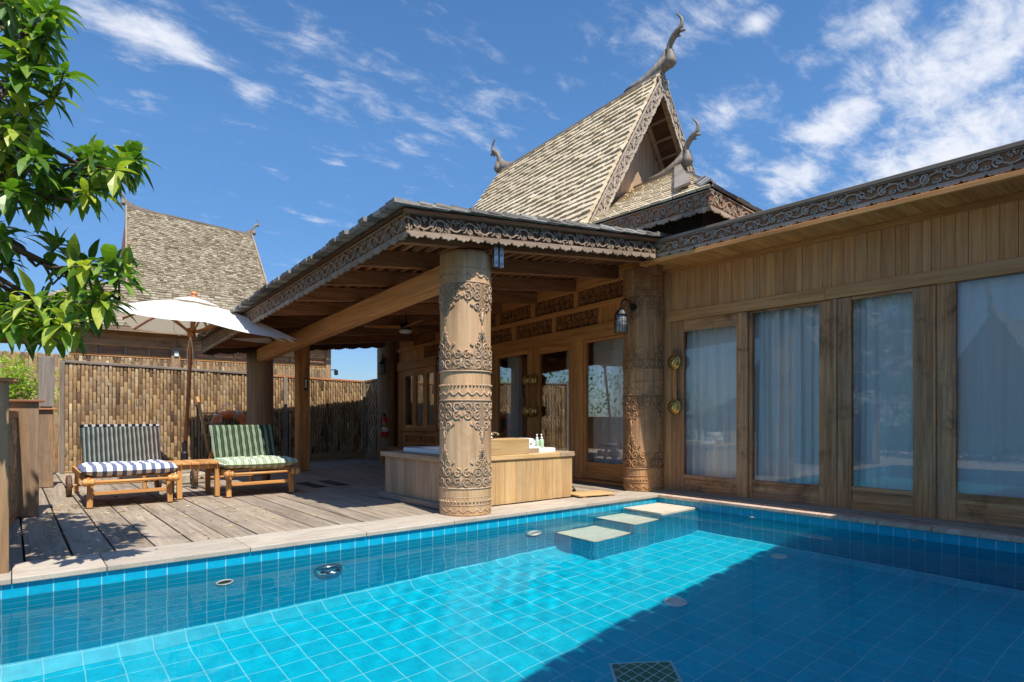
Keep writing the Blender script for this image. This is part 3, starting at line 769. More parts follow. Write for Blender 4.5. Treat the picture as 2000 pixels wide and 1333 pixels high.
# short beam tying the veranda to the wing, and the steel plates at the column head
mb = MB(); mb.box((-.02, .0, 2.80), (.12, .55, 2.93)); mb.box((-.04, .10, 2.60), (.06, .22, 2.80)); mb.build('tie_beam', W('raft', 'Y'), villa, bevel=.005)
for xx in (-2.56, -2.49):
    mb = MB(); mb.box((xx-.032, .02, 2.50), (xx+.018, .06, 2.74)); 
    for z in (2.54, 2.62, 2.69): mb.lathe([(.012,0),(.012,.01),(.006,.014)], (xx-.007, .02, z), 8, M=Matrix.Rotation(RAD(90), 3, 'X'))
    mb.build('steel_plate', M_STEEL, villa, bevel=.002)
sp_ = MB(); sp_.box((-2.31, 6.2, 0), (-2.10, 6.41, 2.37)); 
o = sp_.build('square_post', W('teak', 'Z'), villa, bevel=.006)
mb = MB(); mb.box((-2.215, 6.19, 1.46), (-2.15, 6.199, 1.68)); mb.build('recess_plate', M_BLACK, o)
mb = MB(); mb.box((-2.20, 6.18, 1.50), (-2.17, 6.189, 1.66)); mb.build('door_catch', M_PLASTIC, o)

# --- main roof
YG, XR, ZR = 1.2, 1.68, 6.44
D_ = V((XR, YG, ZR)); C_ = V((XR, 5.27, 6.13)); A_ = V((-.36, YG, 3.15)); B_ = V((-.36, 6.3, 2.93))
mb = MB(); shingles(mb, A_, B_, C_, D_, 31, .16, .036, 1.7, jit=.15, ragged=.06)
mb.build('main_roof_slope', M_SH_STRAW, villa)
A2 = V((2*XR+.36, YG, 3.15)); B2 = V((2*XR+.36, 6.3, 2.93))
mb = MB(); shingles(mb, A2, B2, C_, D_, 26, .2, .022, 1.6); mb.build('main_roof_slope', M_SH_GREY, villa)
mb = MB(); e = V((0,0,-.012))
mb.add([A_+e, B_+e, C_+e, D_+e, A2+e, B2+e], [(0,1,2,3), (4,5,2,3)])
mb.add([B_+e, B2+e, C_+e], [(0,1,2)]); mb.build('roof_lining', W('dark', 'Y'), villa)
mb = MB(); mb.beam(D_+V((0,-.03,.02)), C_+V((0,.03,.02)), .09, .05); mb.build('ridge_cap', W('carve', 'Y'), villa)
mb = MB()                                              # gable boarding, set back under the verge
x = -.1
while x < 2*XR+.1:
    top = ZR-abs(x+.06-XR)*1.61-.06
    if top > 3.3: mb.box((x+.002, YG+.55, 3.2), (x+.128, YG+.575, top))
    x += .13
mb.build('gable_boarding', W('carvew', 'Z'), villa, bevel=.002)
mb = MB()
for k in range(12):
    f_ = .08+k*.075; p = D_.lerp(A2, f_); mb.beam(p+V((0,.03,-.05)), p+V((0,.75,-.05)), .035, .03)
    p = D_.lerp(A_, f_); mb.beam(p+V((0,.03,-.05)), p+V((0,.55,-.05)), .035, .03)
for off in (.10, .5):
    mb.beam(D_+V((.02,off,-.09)), D_.lerp(A2, .98)+V((0,off,-.09)), .05, .07, up=(0,1,0)); mb.beam(D_+V((-.02,off,-.09)), D_.lerp(A_, .98)+V((0,off,-.09)), .05, .07, up=(0,1,0))
mb.build('verge_batten', W('carvew', 'Y'), villa)
for s, E_ in ((-1, A_), (1, A2)):
    p0 = D_+V((0,-.03,.0)); p1 = E_+V((0,-.03,0))
    carved_edge(p0 if s > 0 else p1, p1 if s > 0 else p0, .165, (0,-1,0), .2, 'barge_board', 'barge', 7+s, drop=.02, rad=.0066, tooth=.03, back='carve', ax='Z')
mb = MB(); finial_mesh(mb, D_+V((0,-.03,.03)), (0,-1,0), .80); mb.build('finial', W('grey', 'Z'), villa, smooth=True)
mb = MB(); finial_mesh(mb, C_+V((0,.03,.03)), (0,1,0), .78); mb.build('finial', W('grey', 'Z'), villa, smooth=True)

# --- lower hipped roof in front of the gable
R0 = V((XR, .86, 4.78)); R1_ = V((XR, 1.74, 4.74)); E0 = V((-.2, -.90, 3.585)); E1 = V((-.2, 1.74, 3.60)); E2 = V((3.2, -.90, 3.30)); 
mb = MB(); shingles(mb, E1, E0, R0, R1_, 15, .16, .020, 1.6, jit=.15, ragged=.12); mb.build('hip_roof_slope', M_SH_STRAW, villa)
mb = MB(); shingles(mb, E0, E2, R0+V((.02,0,0)), R0, 13, .14, .026, 1.6); mb.build('hip_roof_slope', M_SH_GREY, villa)
mb = MB(); mb.add([E1+e, E0+e, R0+e, R1_+e, E2+e], [(0,1,2,3), (1,4,2)]); mb.build('roof_lining', M_DARKVOID, villa)
hipb = E0.lerp(R0, .26)
hn = (E0-R0).cross(E1-R0).normalized(); hn = -hn if hn.z < 0 else hn
h0, h1 = R0+V((-.03,-.01,0))+hn*.06, V((-.05,-.44,3.70))+hn*.06; hs_ = (h1-h0).cross(hn).normalized()
mb = MB(); mb.prism([(-.05,0),(.05,0),(.10,1),(-.10,1)], lambda u, w_, t_: h0.lerp(h1, w_)+hs_*u+hn*t_, 0, .03); mb.build('hip_board', W('grey', 'X'), villa, bevel=.004)
mb = MB(); mb.beam(R1_+V((0,0,.03)), R0+V((0,-.02,.03)), .08, .05); mb.build('ridge_cap', W('grey', 'Y'), villa)
mb = MB(); finial_mesh(mb, R0+V((0,-.02,.04)), (0,-1,0), .70); mb.build('finial', W('grey', 'Z'), villa, smooth=True)
mb = MB(); hd = (R0-E0).normalized()
for k in range(3):
    c0 = E0+hd*(.02+.17*k)+V((0,0,.05))
    for s_, o_ in ((1, V((.13,.0,-.05))), (-1, V((-.0,.13,-.04)))):
        e_ = c0+hd*.34; a0 = c0+V((0,0,.03)); a1 = e_+V((0,0,.0))
        mb.add([a0, a1, a1+o_, a0+o_, a0+V((0,0,.028)), a1+V((0,0,.028)), a1+o_+V((0,0,.028)), a0+o_+V((0,0,.028))], [(3,2,1,0),(4,5,6,7),(0,1,5,4),(1,2,6,5),(2,3,7,6),(3,0,4,7)])
mb.build('hip_cap', M_SH_GREY, villa)
carved_edge(E1+V((-.0,0,-.015)), E0+V((0,0,-.015)), .215, (-1,0,0), .19, 'hip_fascia', 'carvem', 9, drop=.03, rad=.0075, back='raft')
carved_edge(E0+V((0,0,-.015)), E2+V((0,0,-.015)), .215, (0,-1,0), .19, 'hip_fascia', 'carvem', 10, drop=.03, rad=.0075, back='raft', ax='X')
mb = MB(); mb.box((.05, -.62, 3.15), (3.6, 1.7, 3.50)); mb.build('roof_void_fill', M_DARKVOID, villa)  # near-black box painted in for the shade of the open gap below the eaves

# ================================================================== curtains behind the glass
def curtain(y0, y1, z0, z1, x, label, cat='curtain', folds=7, seed=0, amp=.045, group='curtains behind the glass'):
    rr = random.Random(seed); ph = [rr.uniform(0, 6) for _ in range(4)]; L = abs(y1-y0)
    def f(u, v):
        a = u*folds*2*PI
        k = amp*(.6+.4*math.sin(u*5+ph[0]))
        q = math.sin(a+ph[1]+.5*math.sin(v*2+ph[2])+1.1*math.sin(u*7+ph[0])); g = math.copysign(abs(q)**.6, q)+.3*math.sin(2.7*a+ph[3]+v*.8)
        return (x+k*g*(1.15-.3*v), y0+(y1-y0)*u+.012*math.sin(a*.5+v*3), z0+(z1-z0)*v)
    m = MB(); m.grid(f, folds*18, 10)
    o = m.build('curtain', M_CURTAIN, None, smooth=True, loc=(x, (y0+y1)/2, z0), recalc=False)
    return tag(o, label, cat, group)
curtain(-.07, -.92, .06, 2.16, .55, 'pale curtain gathered behind the glass door with round brass handle bosses beside the pool', folds=6, seed=1)
curtain(-1.0, -1.9, .06, 2.3, .56, 'blue white curtain behind the wide fixed pane, next to the handled poolside door', folds=8, seed=2)
curtain(-2.03, -2.84, .06, 2.3, .54, 'pale curtain behind the narrow poolside pane that mirrors roof peaks', folds=4, seed=3, amp=.04)
curtain(-2.95, -4.05, .06, 2.3, .52, 'flat pale curtain behind the widest pane at the right edge of the photo', folds=5, seed=4, amp=.022)
curtain(1.66, .62, .06, 2.16, .60, 'grey green curtain behind the fixed pane beside the corner column', folds=10, seed=5, amp=.025)
curtain(2.28, 1.95, .06, 2.16, .62, 'narrow white curtain drawn to the right of the dark open doorway', folds=5, seed=6)
curtain(3.80, 3.45, .06, 2.16, .62, 'narrow white curtain behind the left leaf of the double doors', folds=5, seed=7)
curtain(7.2, 5.9, .5, 2.1, .64, 'blue grey curtain behind the three small far windows', folds=12, seed=8)

# ================================================================== camera frame (also used to lay out foliage in depth)
CAM = V((-6.357, -4.869, 1.0)); YAW = RAD(39.237)
FWD = V((math.sin(YAW), math.cos(YAW), 0)); RGT = V((math.cos(YAW), -math.sin(YAW), 0))
def at(px, py, d): return CAM + (FWD + RGT*((px-1000)/1200) + V((0,0,1))*((812-py)/1200))*d

# ================================================================== fences
def woven(p0, p1, zb_, zt0, zt1, sw=.055, cell=.2, depth=.022):
    p0 = V((*p0,0)); p1 = V((*p1,0)); L = (p1-p0).length; d = (p1-p0)/L; nrm = V((d.y,-d.x,0))
    m = MB(); n = int(L/sw); sw = L/n
    for i in range(n):
        u0 = i*sw; zt = zt0+(zt1-zt0)*(i/n); ph = (i % 2)*cell*.5+rng.uniform(0,.05); z = zb_-ph; tone = rng.random()
        while z < zt:
            a = max(zb_, z); b = min(zt, z+cell-.004)
            if b-a > .02:
                k = rng.uniform(.0, .006); off = depth*(.5+.5*((int(z/cell*2)+i) % 2))
                q = p0+d*(u0+.003); w = d*(sw-.007-rng.uniform(0,.014)); o = nrm*off; mid = nrm*(off+.011+k)
                zz = [a, (a+b)/2, b]; vs = []
                for j, h in enumerate(zz):
                    ex = mid if j == 1 else o
                    vs += [q+ex+V((0,0,h)), q+w*.5+ex+nrm*.006+V((0,0,h)), q+w+ex+V((0,0,h))]
                m.add(vs, [(0,1,4,3),(1,2,5,4),(3,4,7,6),(4,5,8,7)], min(1, max(0, tone*.5+rng.random()*.62-.05)))
            z += cell
    for k in range(int(L*3)):                     # loose ends sticking out of the weave
        u0 = rng.uniform(0, L-.1); z = rng.uniform(zb_+.1, min(zt0, zt1)-.3); h = rng.uniform(.1, .3); q = p0+d*u0+nrm*(depth+.014); q2 = q+d*rng.uniform(-.015,.03)+nrm*rng.uniform(.004,.03)
        m.add([q+V((0,0,z)), q+d*.02+V((0,0,z)), q2+d*.018+V((0,0,z+h)), q2+V((0,0,z+h))], [(0,1,2,3)], rng.uniform(.55, 1.))
    bk = MB(); e = nrm*-.012
    bk.add([p0+e+V((0,0,zb_)), p1+e+V((0,0,zb_)), p1+e+V((0,0,zt1)), p0+e+V((0,0,zt0))], [(0,1,2,3)])
    return m, bk, d, nrm
def bamboo_fence(p0, p1, zt0, zt1, label, base=.0, cap='grey', dark=False, posts=(0,), sw=.055):
    t = thing('bamboo_fence', label, 'fence', (p0[0], p0[1], 0), 'woven bamboo fences round the deck')
    m, bk, d, nrm = woven(p0, p1, base, zt0, zt1, sw)
    o = m.build('woven_panel', M_BAMBOO, t, smooth=True, recalc=False); bk.build('backing', W('dark', 'Z'), o)
    q0 = V((*p0, 0)); q1 = V((*p1, 0))
    b = MB(); b.beam(q0+V((0,0,zt0+.01))+nrm*.01, q1+V((0,0,zt1+.01))+nrm*.01, .07, .045); b.build('top_rail', W('grey' if not dark else 'raft', 'X'), t, bevel=.005)
    if base > .02:
        b = MB(); b.beam(q0+V((0,0,base/2)), q1+V((0,0,base/2)), .09, base); b.build('bottom_rail', W('post', 'X'), t, bevel=.006)
    for f_ in posts:
        q = q0.lerp(q1, f_); z = zt0+(zt1-zt0)*f_
        b = MB(); b.box((q.x-.035, q.y-.075, 0), (q.x+.035, q.y-.02, z)); b.build('post', W('grey', 'Z'), t, bevel=.004)
    return t
bamboo_fence((-5.68, 8.35), (-2.35, 8.35), 1.935, 1.85, 'sunlit bamboo fence behind the two loungers, with a gap in one strip', posts=(0.006,), sw=.058, base=.03)
bamboo_fence((-2.345, 8.36), (.02, 8.36), 1.835, 1.775, 'half shaded bamboo fence behind the square post, on a low base', base=.16, dark=True, posts=(.22, .985))
bamboo_fence((.03, 8.33), (.26, 7.50), 1.775, 1.84, 'short shaded bamboo fence returning to the far house column', base=.16, dark=True, posts=())

t = thing('timber_fence', 'low timber fence of capped posts and dark panels along the left deck edge', 'fence', (-6.35, 3, 0))
for (x0, x1, y0, y1, h, pk) in ((-6.72,-6.363,.16,.40,1.215,'post'), (-6.40,-6.135,2.86,3.12,1.135,'post'), (-6.28,-5.89,5.85,6.05,1.08,'post')):
    b = MB(); b.box((x0, y0, 0), (x1, y1, h)); b.build('post', W(pk, 'Z'), t, bevel=.006)
    b = MB(); b.box((x0-.03, y0-.04, h), (x1+.045, y1+.04, h+.022)); b.build('post_cap', W('raft', 'X'), t, bevel=.004)
for (xa, ya, xb, yb, h) in ((-6.50,.40,-6.33,2.86,.98), (-6.33,3.12,-6.14,5.85,.98), (-6.1,6.05,-5.9,8.0,.9)):
    m, bk, d, nrm = woven((xa, ya), (xb, yb), .1, h, h, .06, .24)
    o = m.build('woven_panel', M_BAMBOO, t, smooth=True, recalc=False); bk.build('backing', W('dark', 'Z'), o)
    b = MB(); b.beam((xa, ya, h+.03), (xb, yb, h+.03), .07, .07); b.beam((xa, ya, .07), (xb, yb, .07), .07, .08); b.build('fence_rail', W('raft', 'Y'), t, bevel=.005)
t = thing('gate_post', 'tall pale grey timber post at the left end of the bamboo fence', 'post', (-5.89, 7.98, 0))
b = MB(); b.box((-6.0, 7.90, 1.145), (-5.785, 8.1, 1.98)); b.build('sleeve', W('grey', 'Z'), t, bevel=.008)
b = MB(); b.box((-5.97, 7.93, 0), (-5.815, 8.07, 1.145)); b.build('shaft', W('post', 'Z'), t, bevel=.006)

# ================================================================== furniture
def pillow(f, nu=26, nv=22, wr=.006, seed=0):
    """soft pad: f(a, b, c) with a, b, c in -1..1"""
    rr = random.Random(seed); ph = [rr.uniform(0, 6) for _ in range(8)]
    m = MB()
    def e(a): return max(0., 1-abs(a)**7)**.42
    def ease(u): return math.copysign(abs(2*u-1)**.72, 2*u-1)
    for sgn in (1, -1):
        def g(u, v):
            a = ease(u); b = ease(v); h = e(a)*e(b)
            w = wr*(math.sin(a*9+ph[0]+b*3)+math.sin(b*11+ph[1]-a*4)+.6*math.sin(a*23+b*17+ph[2]))
            return f(a*(1-.012*math.sin(b*5+ph[3])), b, sgn*h, w*h)
        m.grid(g, nu, nv)
    return m
def stripes(t, axis, period, off=0.):
    sx = t.n('ShaderNodeSeparateXYZ', {0: t.coord()}).outputs[axis]
    v = t.math('ADD', t.math('MULTIPLY', sx, 1/period), off+50.)
    return t.math('FRACT', v), sx
def step(t, s, a, b):
    return t.math('MULTIPLY', t.math('GREATER_THAN', s, a), t.math('LESS_THAN', s, b))
def m_blue(t):
    s, _ = stripes(t, 0, .092); y, _ = stripes(t, 1, .16)
    c = t.mix(step(t, s, 0, .46), (.66,.65,.65), (.12,.145,.23))
    c = t.mix(t.math('MULTIPLY', step(t, y, .1, .3), .35), c, (.30,.32,.36)); return c
def m_grey(t):
    s, x = stripes(t, 0, .046)
    c = t.mix(step(t, s, 0, .60), (.22,.225,.20), (.03,.032,.028))
    c = t.mix(step(t, s, .66, .74), c, (.05,.05,.05))
    tint = t.n('ShaderNodeMapRange', {0: x, 1: -.4, 2: .4}).outputs[0]
    return t.mix(1., c, t.ramp(tint, [(0., (.85,.97,.97)), (.5, (1.,.98,.92)), (1., (1.05,.88,.84))]), 'MULTIPLY')
def m_green(t):
    s, _ = stripes(t, 0, .088); y, _ = stripes(t, 1, .10)
    c = t.mix(step(t, s, 0, .50), (.58,.60,.54), (.21,.27,.15))
    c = t.mix(step(t, s, .60, .70), c, (.34,.42,.16)); c = t.mix(step(t, s, .2, .28), c, (.45,.52,.36))
    return t.mix(t.math('MULTIPLY', step(t, y, 0, .4), .45), c, (.30,.38,.22))
def m_dgreen(t):
    s, _ = stripes(t, 0, .076); y, _ = stripes(t, 2, .05)
    c = t.mix(step(t, s, 0, .58), (.20,.235,.17), (.024,.042,.020))
    c = t.mix(step(t, s, .72, .80), c, (.12,.17,.10)); c = t.mix(step(t, s, .22, .28), c, (.07,.11,.05))
    return c
def lounger(loc, label, ms, mb_, seed, tabs=False):
    t = thing('sun_lounger', label, 'sun lounger', (0,0,0), 'wooden sun loungers on the deck')
    wl, wx = W('lounge', 'Y'), W('lounge', 'X')
    b = MB()
    for s in (-1, 1): b.box((s*.40-.0175, -.06, .255), (s*.40+.0175, 1.95, .335))
    b.build('side_frame', wl, t, bevel=.006)
    for s in (-1, 1):
        b = MB(); b.beam((s*.385, .02, 0), (s*.375, .05, .30), .055, .06, up=(0,1,0)); b.build('leg', W('lounge', 'Z'), t, bevel=.008)
        b = MB(); b.beam((s*.385, 1.75, 0), (s*.375, 1.70, .30), .05, .055, up=(0,1,0)); b.build('leg', W('lounge', 'Z'), t, bevel=.008)
    b = MB(); b.tube([(-.46,-.075,.285),(.46,-.075,.285)], .017, 12); My = Matrix.Rotation(RAD(90), 3, 'Y')
    for s in (-1, 1):
        b.lathe([(.017,-.075),(.034,-.062),(.042,-.045),(.034,-.028),(.026,-.022),(.036,-.008),(.044,.012),(.038,.03),(.022,.045),(.004,.05)], (s*.415,-.075,.285), 14, M=My if s > 0 else Matrix.Rotation(RAD(-90), 3, 'Y'))
    b.build('front_rail', wx, t, smooth=True)
    b = MB(); b.box((-.385, .045, .13), (.385, .075, .17)); b.build('stretcher', wx, t, bevel=.004)
    b = MB()
    for k in range(11): b.box((-.385, .02+k*.105, .318), (.385, .09+k*.105, .332))
    b.build('seat_slats', wx, t)
    b = MB(); p0, p1 = V((0,.66,.33)), V((0,.90,.84))
    for s in (-1, 1): b.beam(p0+V((s*.35,0,0)), p1+V((s*.35,0,0)), .035, .05)
    for k in range(7): q = p0.lerp(p1, .08+k*.145); b.beam(q+V((-.36,0,.0)), q+V((.36,0,.0)), .014, .06)
    for s in (-1, 1): b.beam((s*.33,.84,.66), (s*.33,1.25,.32), .03, .04, up=(1,0,0))
    b.build('backrest_frame', wl, t, bevel=.003)
    for s in (-1, 1):
        b = MB(); b.lathe([(.02,-.03),(.12,-.028),(.13,-.015),(.13,.015),(.12,.028),(.02,.03)], (s*.485,1.38,.13), 20, M=My)
        w = b.build('wheel', W('dark', 'Z'), t, smooth=False, bevel=.004)
        b = MB(); b.lathe([(.001,-.045),(.03,-.04),(.03,.04),(.001,.045)], (s*.485,1.38,.13), 10, M=My); b.build('hub', M_BLACK, w)
    b = MB(); b.tube([(-.47,1.38,.13),(.47,1.38,.13)], .014, 8); b.build('axle', wx, t)
    m = pillow(lambda a, b_, c, w: V((a*.455, .30+b_*.375, .395+c*.060+w+.008*a*a)), seed=seed)
    m.build('seat_cushion', ms, t, smooth=True)
    du = (p1-p0).normalized(); dn = V((0,-du.z,du.y)); dn = -dn if dn.y > 0 else dn
    L = .575
    m = pillow(lambda a, b_, c, w: p0+V((a*(.405+.012*b_), 0, 0))+du*(L/2+b_*L/2)+dn*(.05+c*.032+w), 30, 24, .007, seed+5)
    bc = m.build('back_cushion', mb_, t, smooth=True)
    if tabs:
        b = MB()
        for k in range(22):
            x = -.39+k*.0372; q = p0+V((x,0,0))+du*(L-.01)+dn*.06
            b.beam(q, q+du*.025+dn*.01, .034, .03, up=dn, r=(k % 2))
        b.build('fringe', stripe_mat('fringe_cloth', lambda tt: tt.ramp(tt.vary(), [(.4, (.012,.012,.014)), (.6, (.45,.44,.44))])), bc)
    t.location = loc
    return t
lounger((-5.31, 3.12, 0), 'sun lounger with grey brown striped back pad and blue and white checked seat', stripe_mat('blue_check', m_blue), stripe_mat('grey_stripe', m_grey), 1, True)
lounger((-3.904, 3.12, 0), 'sun lounger with dark green striped back pad and green plaid seat', stripe_mat('green_plaid', m_green), stripe_mat('green_stripe', m_dgreen), 9)

t = thing('side_table', 'small square slatted wooden table between the two loungers', 'side table', (-4.57, 3.6, 0))
b = MB()
for k in range(6): b.box((-4.865+k*.099, 3.30, .405), (-4.865+k*.099+.094, 3.90, .43))
b.build('table_top', W('lounge', 'Y'), t, bevel=.004)
b = MB(); b.box((-4.78, 3.365, .345), (-4.37, 3.39, .404)); b.box((-4.78, 3.81, .345), (-4.37, 3.835, .404)); b.box((-4.79, 3.39, .345), (-4.765, 3.81, .404)); b.box((-4.385, 3.39, .345), (-4.36, 3.81, .404)); b.build('apron', W('lounge', 'X'), t, bevel=.003)
for x_ in (-4.785, -4.365):
    for y_ in (3.37, 3.83):
        b = MB(); b.box((x_-.028, y_-.028, 0), (x_+.028, y_+.028, .404)); b.build('leg', W('lounge', 'Z'), t, bevel=.005)
t = thing('concrete_weight', 'square concrete parasol foot half hidden behind the side table', 'parasol weight', (-4.33, 5.36, 0))
b = MB(); b.box((-4.60, 5.10, 0), (-4.06, 5.62, .14)); b.box((-4.42, 5.27, .14), (-4.24, 5.45, .30)); b.build('block', M_CONCRETE, t, bevel=.02)
b = MB(); b.lathe([(.05,.30),(.05,.44),(.034,.46),(.034,.60)], (-4.335,5.36,0), 14); b.build('sleeve', M_BLACK, t, smooth=False)

U0 = V((-4.335, 5.36, .30))
UC = CAM+RGT*-4.90+FWD*9.45; UC.z = 2.77
t = thing('parasol', 'white canvas parasol with wooden pole and orange finial, open over the loungers', 'parasol', tuple(U0))
wp = wood('Z', (.16,.05,.018), (.34,.125,.042), (.46,.20,.075), key='pole', vary=0, rough=.4)
b = MB(); b.tube([U0, U0.lerp(UC, .5), UC], .028, 14); b.build('pole', wp, t, smooth=True)
# square canopy: near left, near right, far right, far left corners, the cover hanging lower on the right
UQ = [CAM+RGT*x_+FWD*d_+V((0,0,z_-1)) for x_, d_, z_ in ((-5.36,8.12,2.42), (-3.0,8.62,2.06), (-4.08,10.98,2.27), (-6.46,10.48,2.49))]
UT = []
for k in range(4): UT += [UQ[k], UQ[k].lerp(UQ[(k+1) % 4], .5)+V((0,0,.035))]
up_ = (V((0,0,1))+RGT*.13-FWD*.03).normalized()
ex = (RGT-up_*RGT.dot(up_)).normalized(); ey = up_.cross(ex)
def cpk(k, v): 
    p = UC.lerp(UT[k % 8], v); return p+V((0,0,.05*math.sin(PI*v)))
b = MB()
for k in range(8):
    def g(u, v):
        p = cpk(k, v).lerp(cpk(k+1, v), u)
        return p+V((0,0,-.045*math.sin(PI*u)*v))+(UC-p)*(.02*math.sin(PI*u)*v)
    b.grid(g, 8, 12)
mcan = NT('canvas'); mcan.N.remove(mcan.b)
cc = mcan.ramp(mcan.noise(mcan.coord(), 3, 5), [(.3, (.74,.72,.67)), (.7, (.82,.80,.76))])
d1 = mcan.n('ShaderNodeBsdfDiffuse', {0: cc}); d2 = mcan.n('ShaderNodeBsdfTranslucent', {0: (.72,.60,.42,1)})
mx = mcan.n('ShaderNodeMixShader', {0: .30, 1: d1.outputs[0], 2: d2.outputs[0]}); mcan.L.new(mx.outputs[0], mcan.out.inputs[0])
can = b.build('canopy', mcan.m, t, smooth=False, recalc=False)
b = MB()
for k in range(8):
    def g(u, v):
        w_ = .04+.22*v; return cpk(k, w_).lerp(cpk(k+1, w_), u)+V((0,0,.055-.03*v))
    b.grid(g, 3, 4)
b.build('vent_cap', mcan.m, can, recalc=False)
hub = U0.lerp(UC, .80)
for k in range(8):
    b = MB()
    pp = [cpk(k, v)+V((0,0,-.028)) for v in (.03, .25, .5, .75, .985)]
    for a_, c_ in zip(pp[:-1], pp[1:]): b.beam(a_, c_, .02, .028)
    r_ = b.build('rib', wp, t)
    e_ = cpk(k, .48)+V((0,0,-.03)); d_ = (e_-hub); d_.z = 0
    b = MB(); b.beam(hub+d_.normalized()*.05, e_, .02, .026); b.build('strut', wp, r_)
b = MB(); q = up_.to_track_quat('Z', 'Y').to_matrix()
b.lathe([(.03,-.09),(.055,-.075),(.06,-.03),(.045,.0),(.07,.02),(.07,.05),(.03,.065)], hub, 14, M=q); b.build('hub', wp, t, smooth=False)
b = MB(); b.lathe([(.05,.02),(.055,.05),(.052,.065),(.035,.075),(.045,.085),(.05,.10),(.044,.125),(.02,.14),(.001,.142)], UC, 16, M=q); b.build('finial', plain('finial_wood', (.56,.20,.075), .35), t, smooth=True)
b = MB(); hp = hub+V((0,0,-.06))-FWD*.035
b.tube([hp+V((0,0,.35)), hp+V((.0,0,.0)), hp+RGT*-.05+V((0,0,-.25)), hp+RGT*-.04+V((0,0,-.42)), hp+V((0,0,-.46)), hp+RGT*.04+V((0,0,-.40)), hp+RGT*.035+V((0,0,-.2)), hp+V((0,0,.0))], .008, 6)
for s in (-1, 1): b.tube([hub+RGT*s*.06, hub+RGT*s*.2+V((0,0,-.06)), hub+RGT*s*.28+V((0,0,.04)), hub+RGT*s*.26+V((0,0,.16))], .004, 5)
b.build('rope', M_ROPE, t, smooth=True)

t = thing('towel_ladder', 'slim light wood ladder rack leaning on the bamboo fence behind the green lounger', 'ladder', (-3.38, 7.9, 0))
for s in (0, 1):
    b = MB(); b.tube([(-3.40+s*.34, 7.72, 0), (-3.545+s*.34, 8.22, 1.36-.25*s)], .026, 8); b.build('rail', W('lounge', 'Z'), t, smooth=True)
for z in (.3, .62, .85, 1.05):
    f_ = z/1.36; b = MB(); b.tube([(-3.40-.145*f_, 7.72+.5*f_, z), (-3.06-.145*f_, 7.72+.5*f_, z)], .014, 8); b.build('rung', W('lounge', 'X'), t, smooth=True)
BU = V((-2.97, 8.16, .73))
t = thing('lifebuoy', 'orange lifebuoy with white rope hung on the fence behind the green lounger', 'lifebuoy', tuple(BU))
b = MB(); n1, n2 = 40, 12
b.grid(lambda u, v: BU+V(((.295+.085*math.cos(2*PI*v))*math.cos(2*PI*u), .06*math.sin(2*PI*v), (.295+.085*math.cos(2*PI*v))*math.sin(2*PI*u))), n1, n2); b.build('ring', M_ORANGE, t, smooth=True)
for a in (70, 160, 250, 340):
    b = MB(); b.grid(lambda u, v: BU+V(((.295+.088*math.cos(2*PI*v))*math.cos(RAD(a-7+14*u)), .063*math.sin(2*PI*v), (.295+.088*math.cos(2*PI*v))*math.sin(RAD(a-7+14*u)))), 4, 12); b.build('reflective_band', plain('band_%d' % a, (.42,.34,.30), .4), t, smooth=True)
b = MB(); nail = BU+V((-.03,.03,.535))
b.tube([BU+V((-.35,-.07,.05)), BU+V((-.33,-.06,.22)), nail, BU+V((.31,-.06,.24)), BU+V((.36,-.07,-.05))], .009, 6)
b.tube([BU+V((-.26,-.08,.26)), BU+V((-.2,-.09,.27)), BU+V((-.17,-.1,.12)), BU+V((-.17,-.1,-.02))], .012, 6); b.tube([BU+V((-.34,-.07,.30)), BU+V((-.28,-.08,.25)), BU+V((-.20,-.09,.33))], .010, 6)
b.build('rope', M_ROPE, t, smooth=True)

# bath in a timber surround
t = thing('bathtub', 'white bathtub boxed in pale teak boards at the pool edge, behind the carved column', 'bathtub', (-1.9, 1.25, 0))
X0, X1, Y0, Y1, H = -2.76, -1.0, .52, 2.02, .50
def boards(m, a, b_, fixed, axis, z0, z1, w=.14, th=.02):
    p = a
    while p < b_-.01:
        q = min(b_, p+w*rng.uniform(.85, 1.15))
        if axis == 'x': m.box((p+.001, fixed, z0), (q-.001, fixed+th, z1))
        else: m.box((fixed, p+.001, z0), (fixed+th, q-.001, z1))
        p = q
m = MB(); boards(m, X0+.03, X1, Y0, 'x', .006, H); m.build('front_boarding', W('tub', 'Z'), t, bevel=.0015)
m = MB(); m.box((X0-.012, Y0-.012, .006), (X0+.03, Y0+.04, H)); m.build('corner_board', W('honey', 'Z'), t, bevel=.004)
m = MB(); boards(m, Y0+.04, Y1, X0, 'y', .05, H); m.build('end_boarding', W('tubold', 'Z'), t, bevel=.0015)
m = MB(); boards(m, Y0+.02, Y1, X1-.02, 'y', .006, H); m.build('end_boarding', W('tubold', 'Z'), t, bevel=.0015)
m = MB(); boards(m, X0, X1, Y1-.02, 'x', .006, H); m.build('back_boarding', W('tub', 'Z'), t)
m = MB(); m.box((X0-.07, Y0+.05, -.004), (X0-.001, Y1+.06, .06)); m.build('plinth', W('deck', 'Y'), t, bevel=.005)
m = MB(); m.box((X0-.045, Y0-.02, H), (X0+.26, Y1+.045, H+.058)); m.box((X1-.22, Y0-.02, H), (X1+.03, Y1+.045, H+.058)); m.parts('deck_board', W('tubold', 'Y'), t, bevel=.008)
m = MB(); m.box((X0+.262, Y0-.018, H), (X1-.222, Y0+.16, H+.055)); m.box((X0+.262, Y1-.10, H), (X1-.222, Y1+.043, H+.055)); m.parts('deck_board', W('tub', 'X'), t, bevel=.006)
m = MB(); m.box((-2.43, Y0-.005, H+.056), (-1.70, Y0+.30, .735)); tb = m.build('tap_box', W('tub', 'X'), t, bevel=.006)
m = MB(); rx0, rx1, ry0, ry1 = X0+.20, X1-.14, Y0+.12, Y1-.06      # rim, inner walls and bottom of the tub
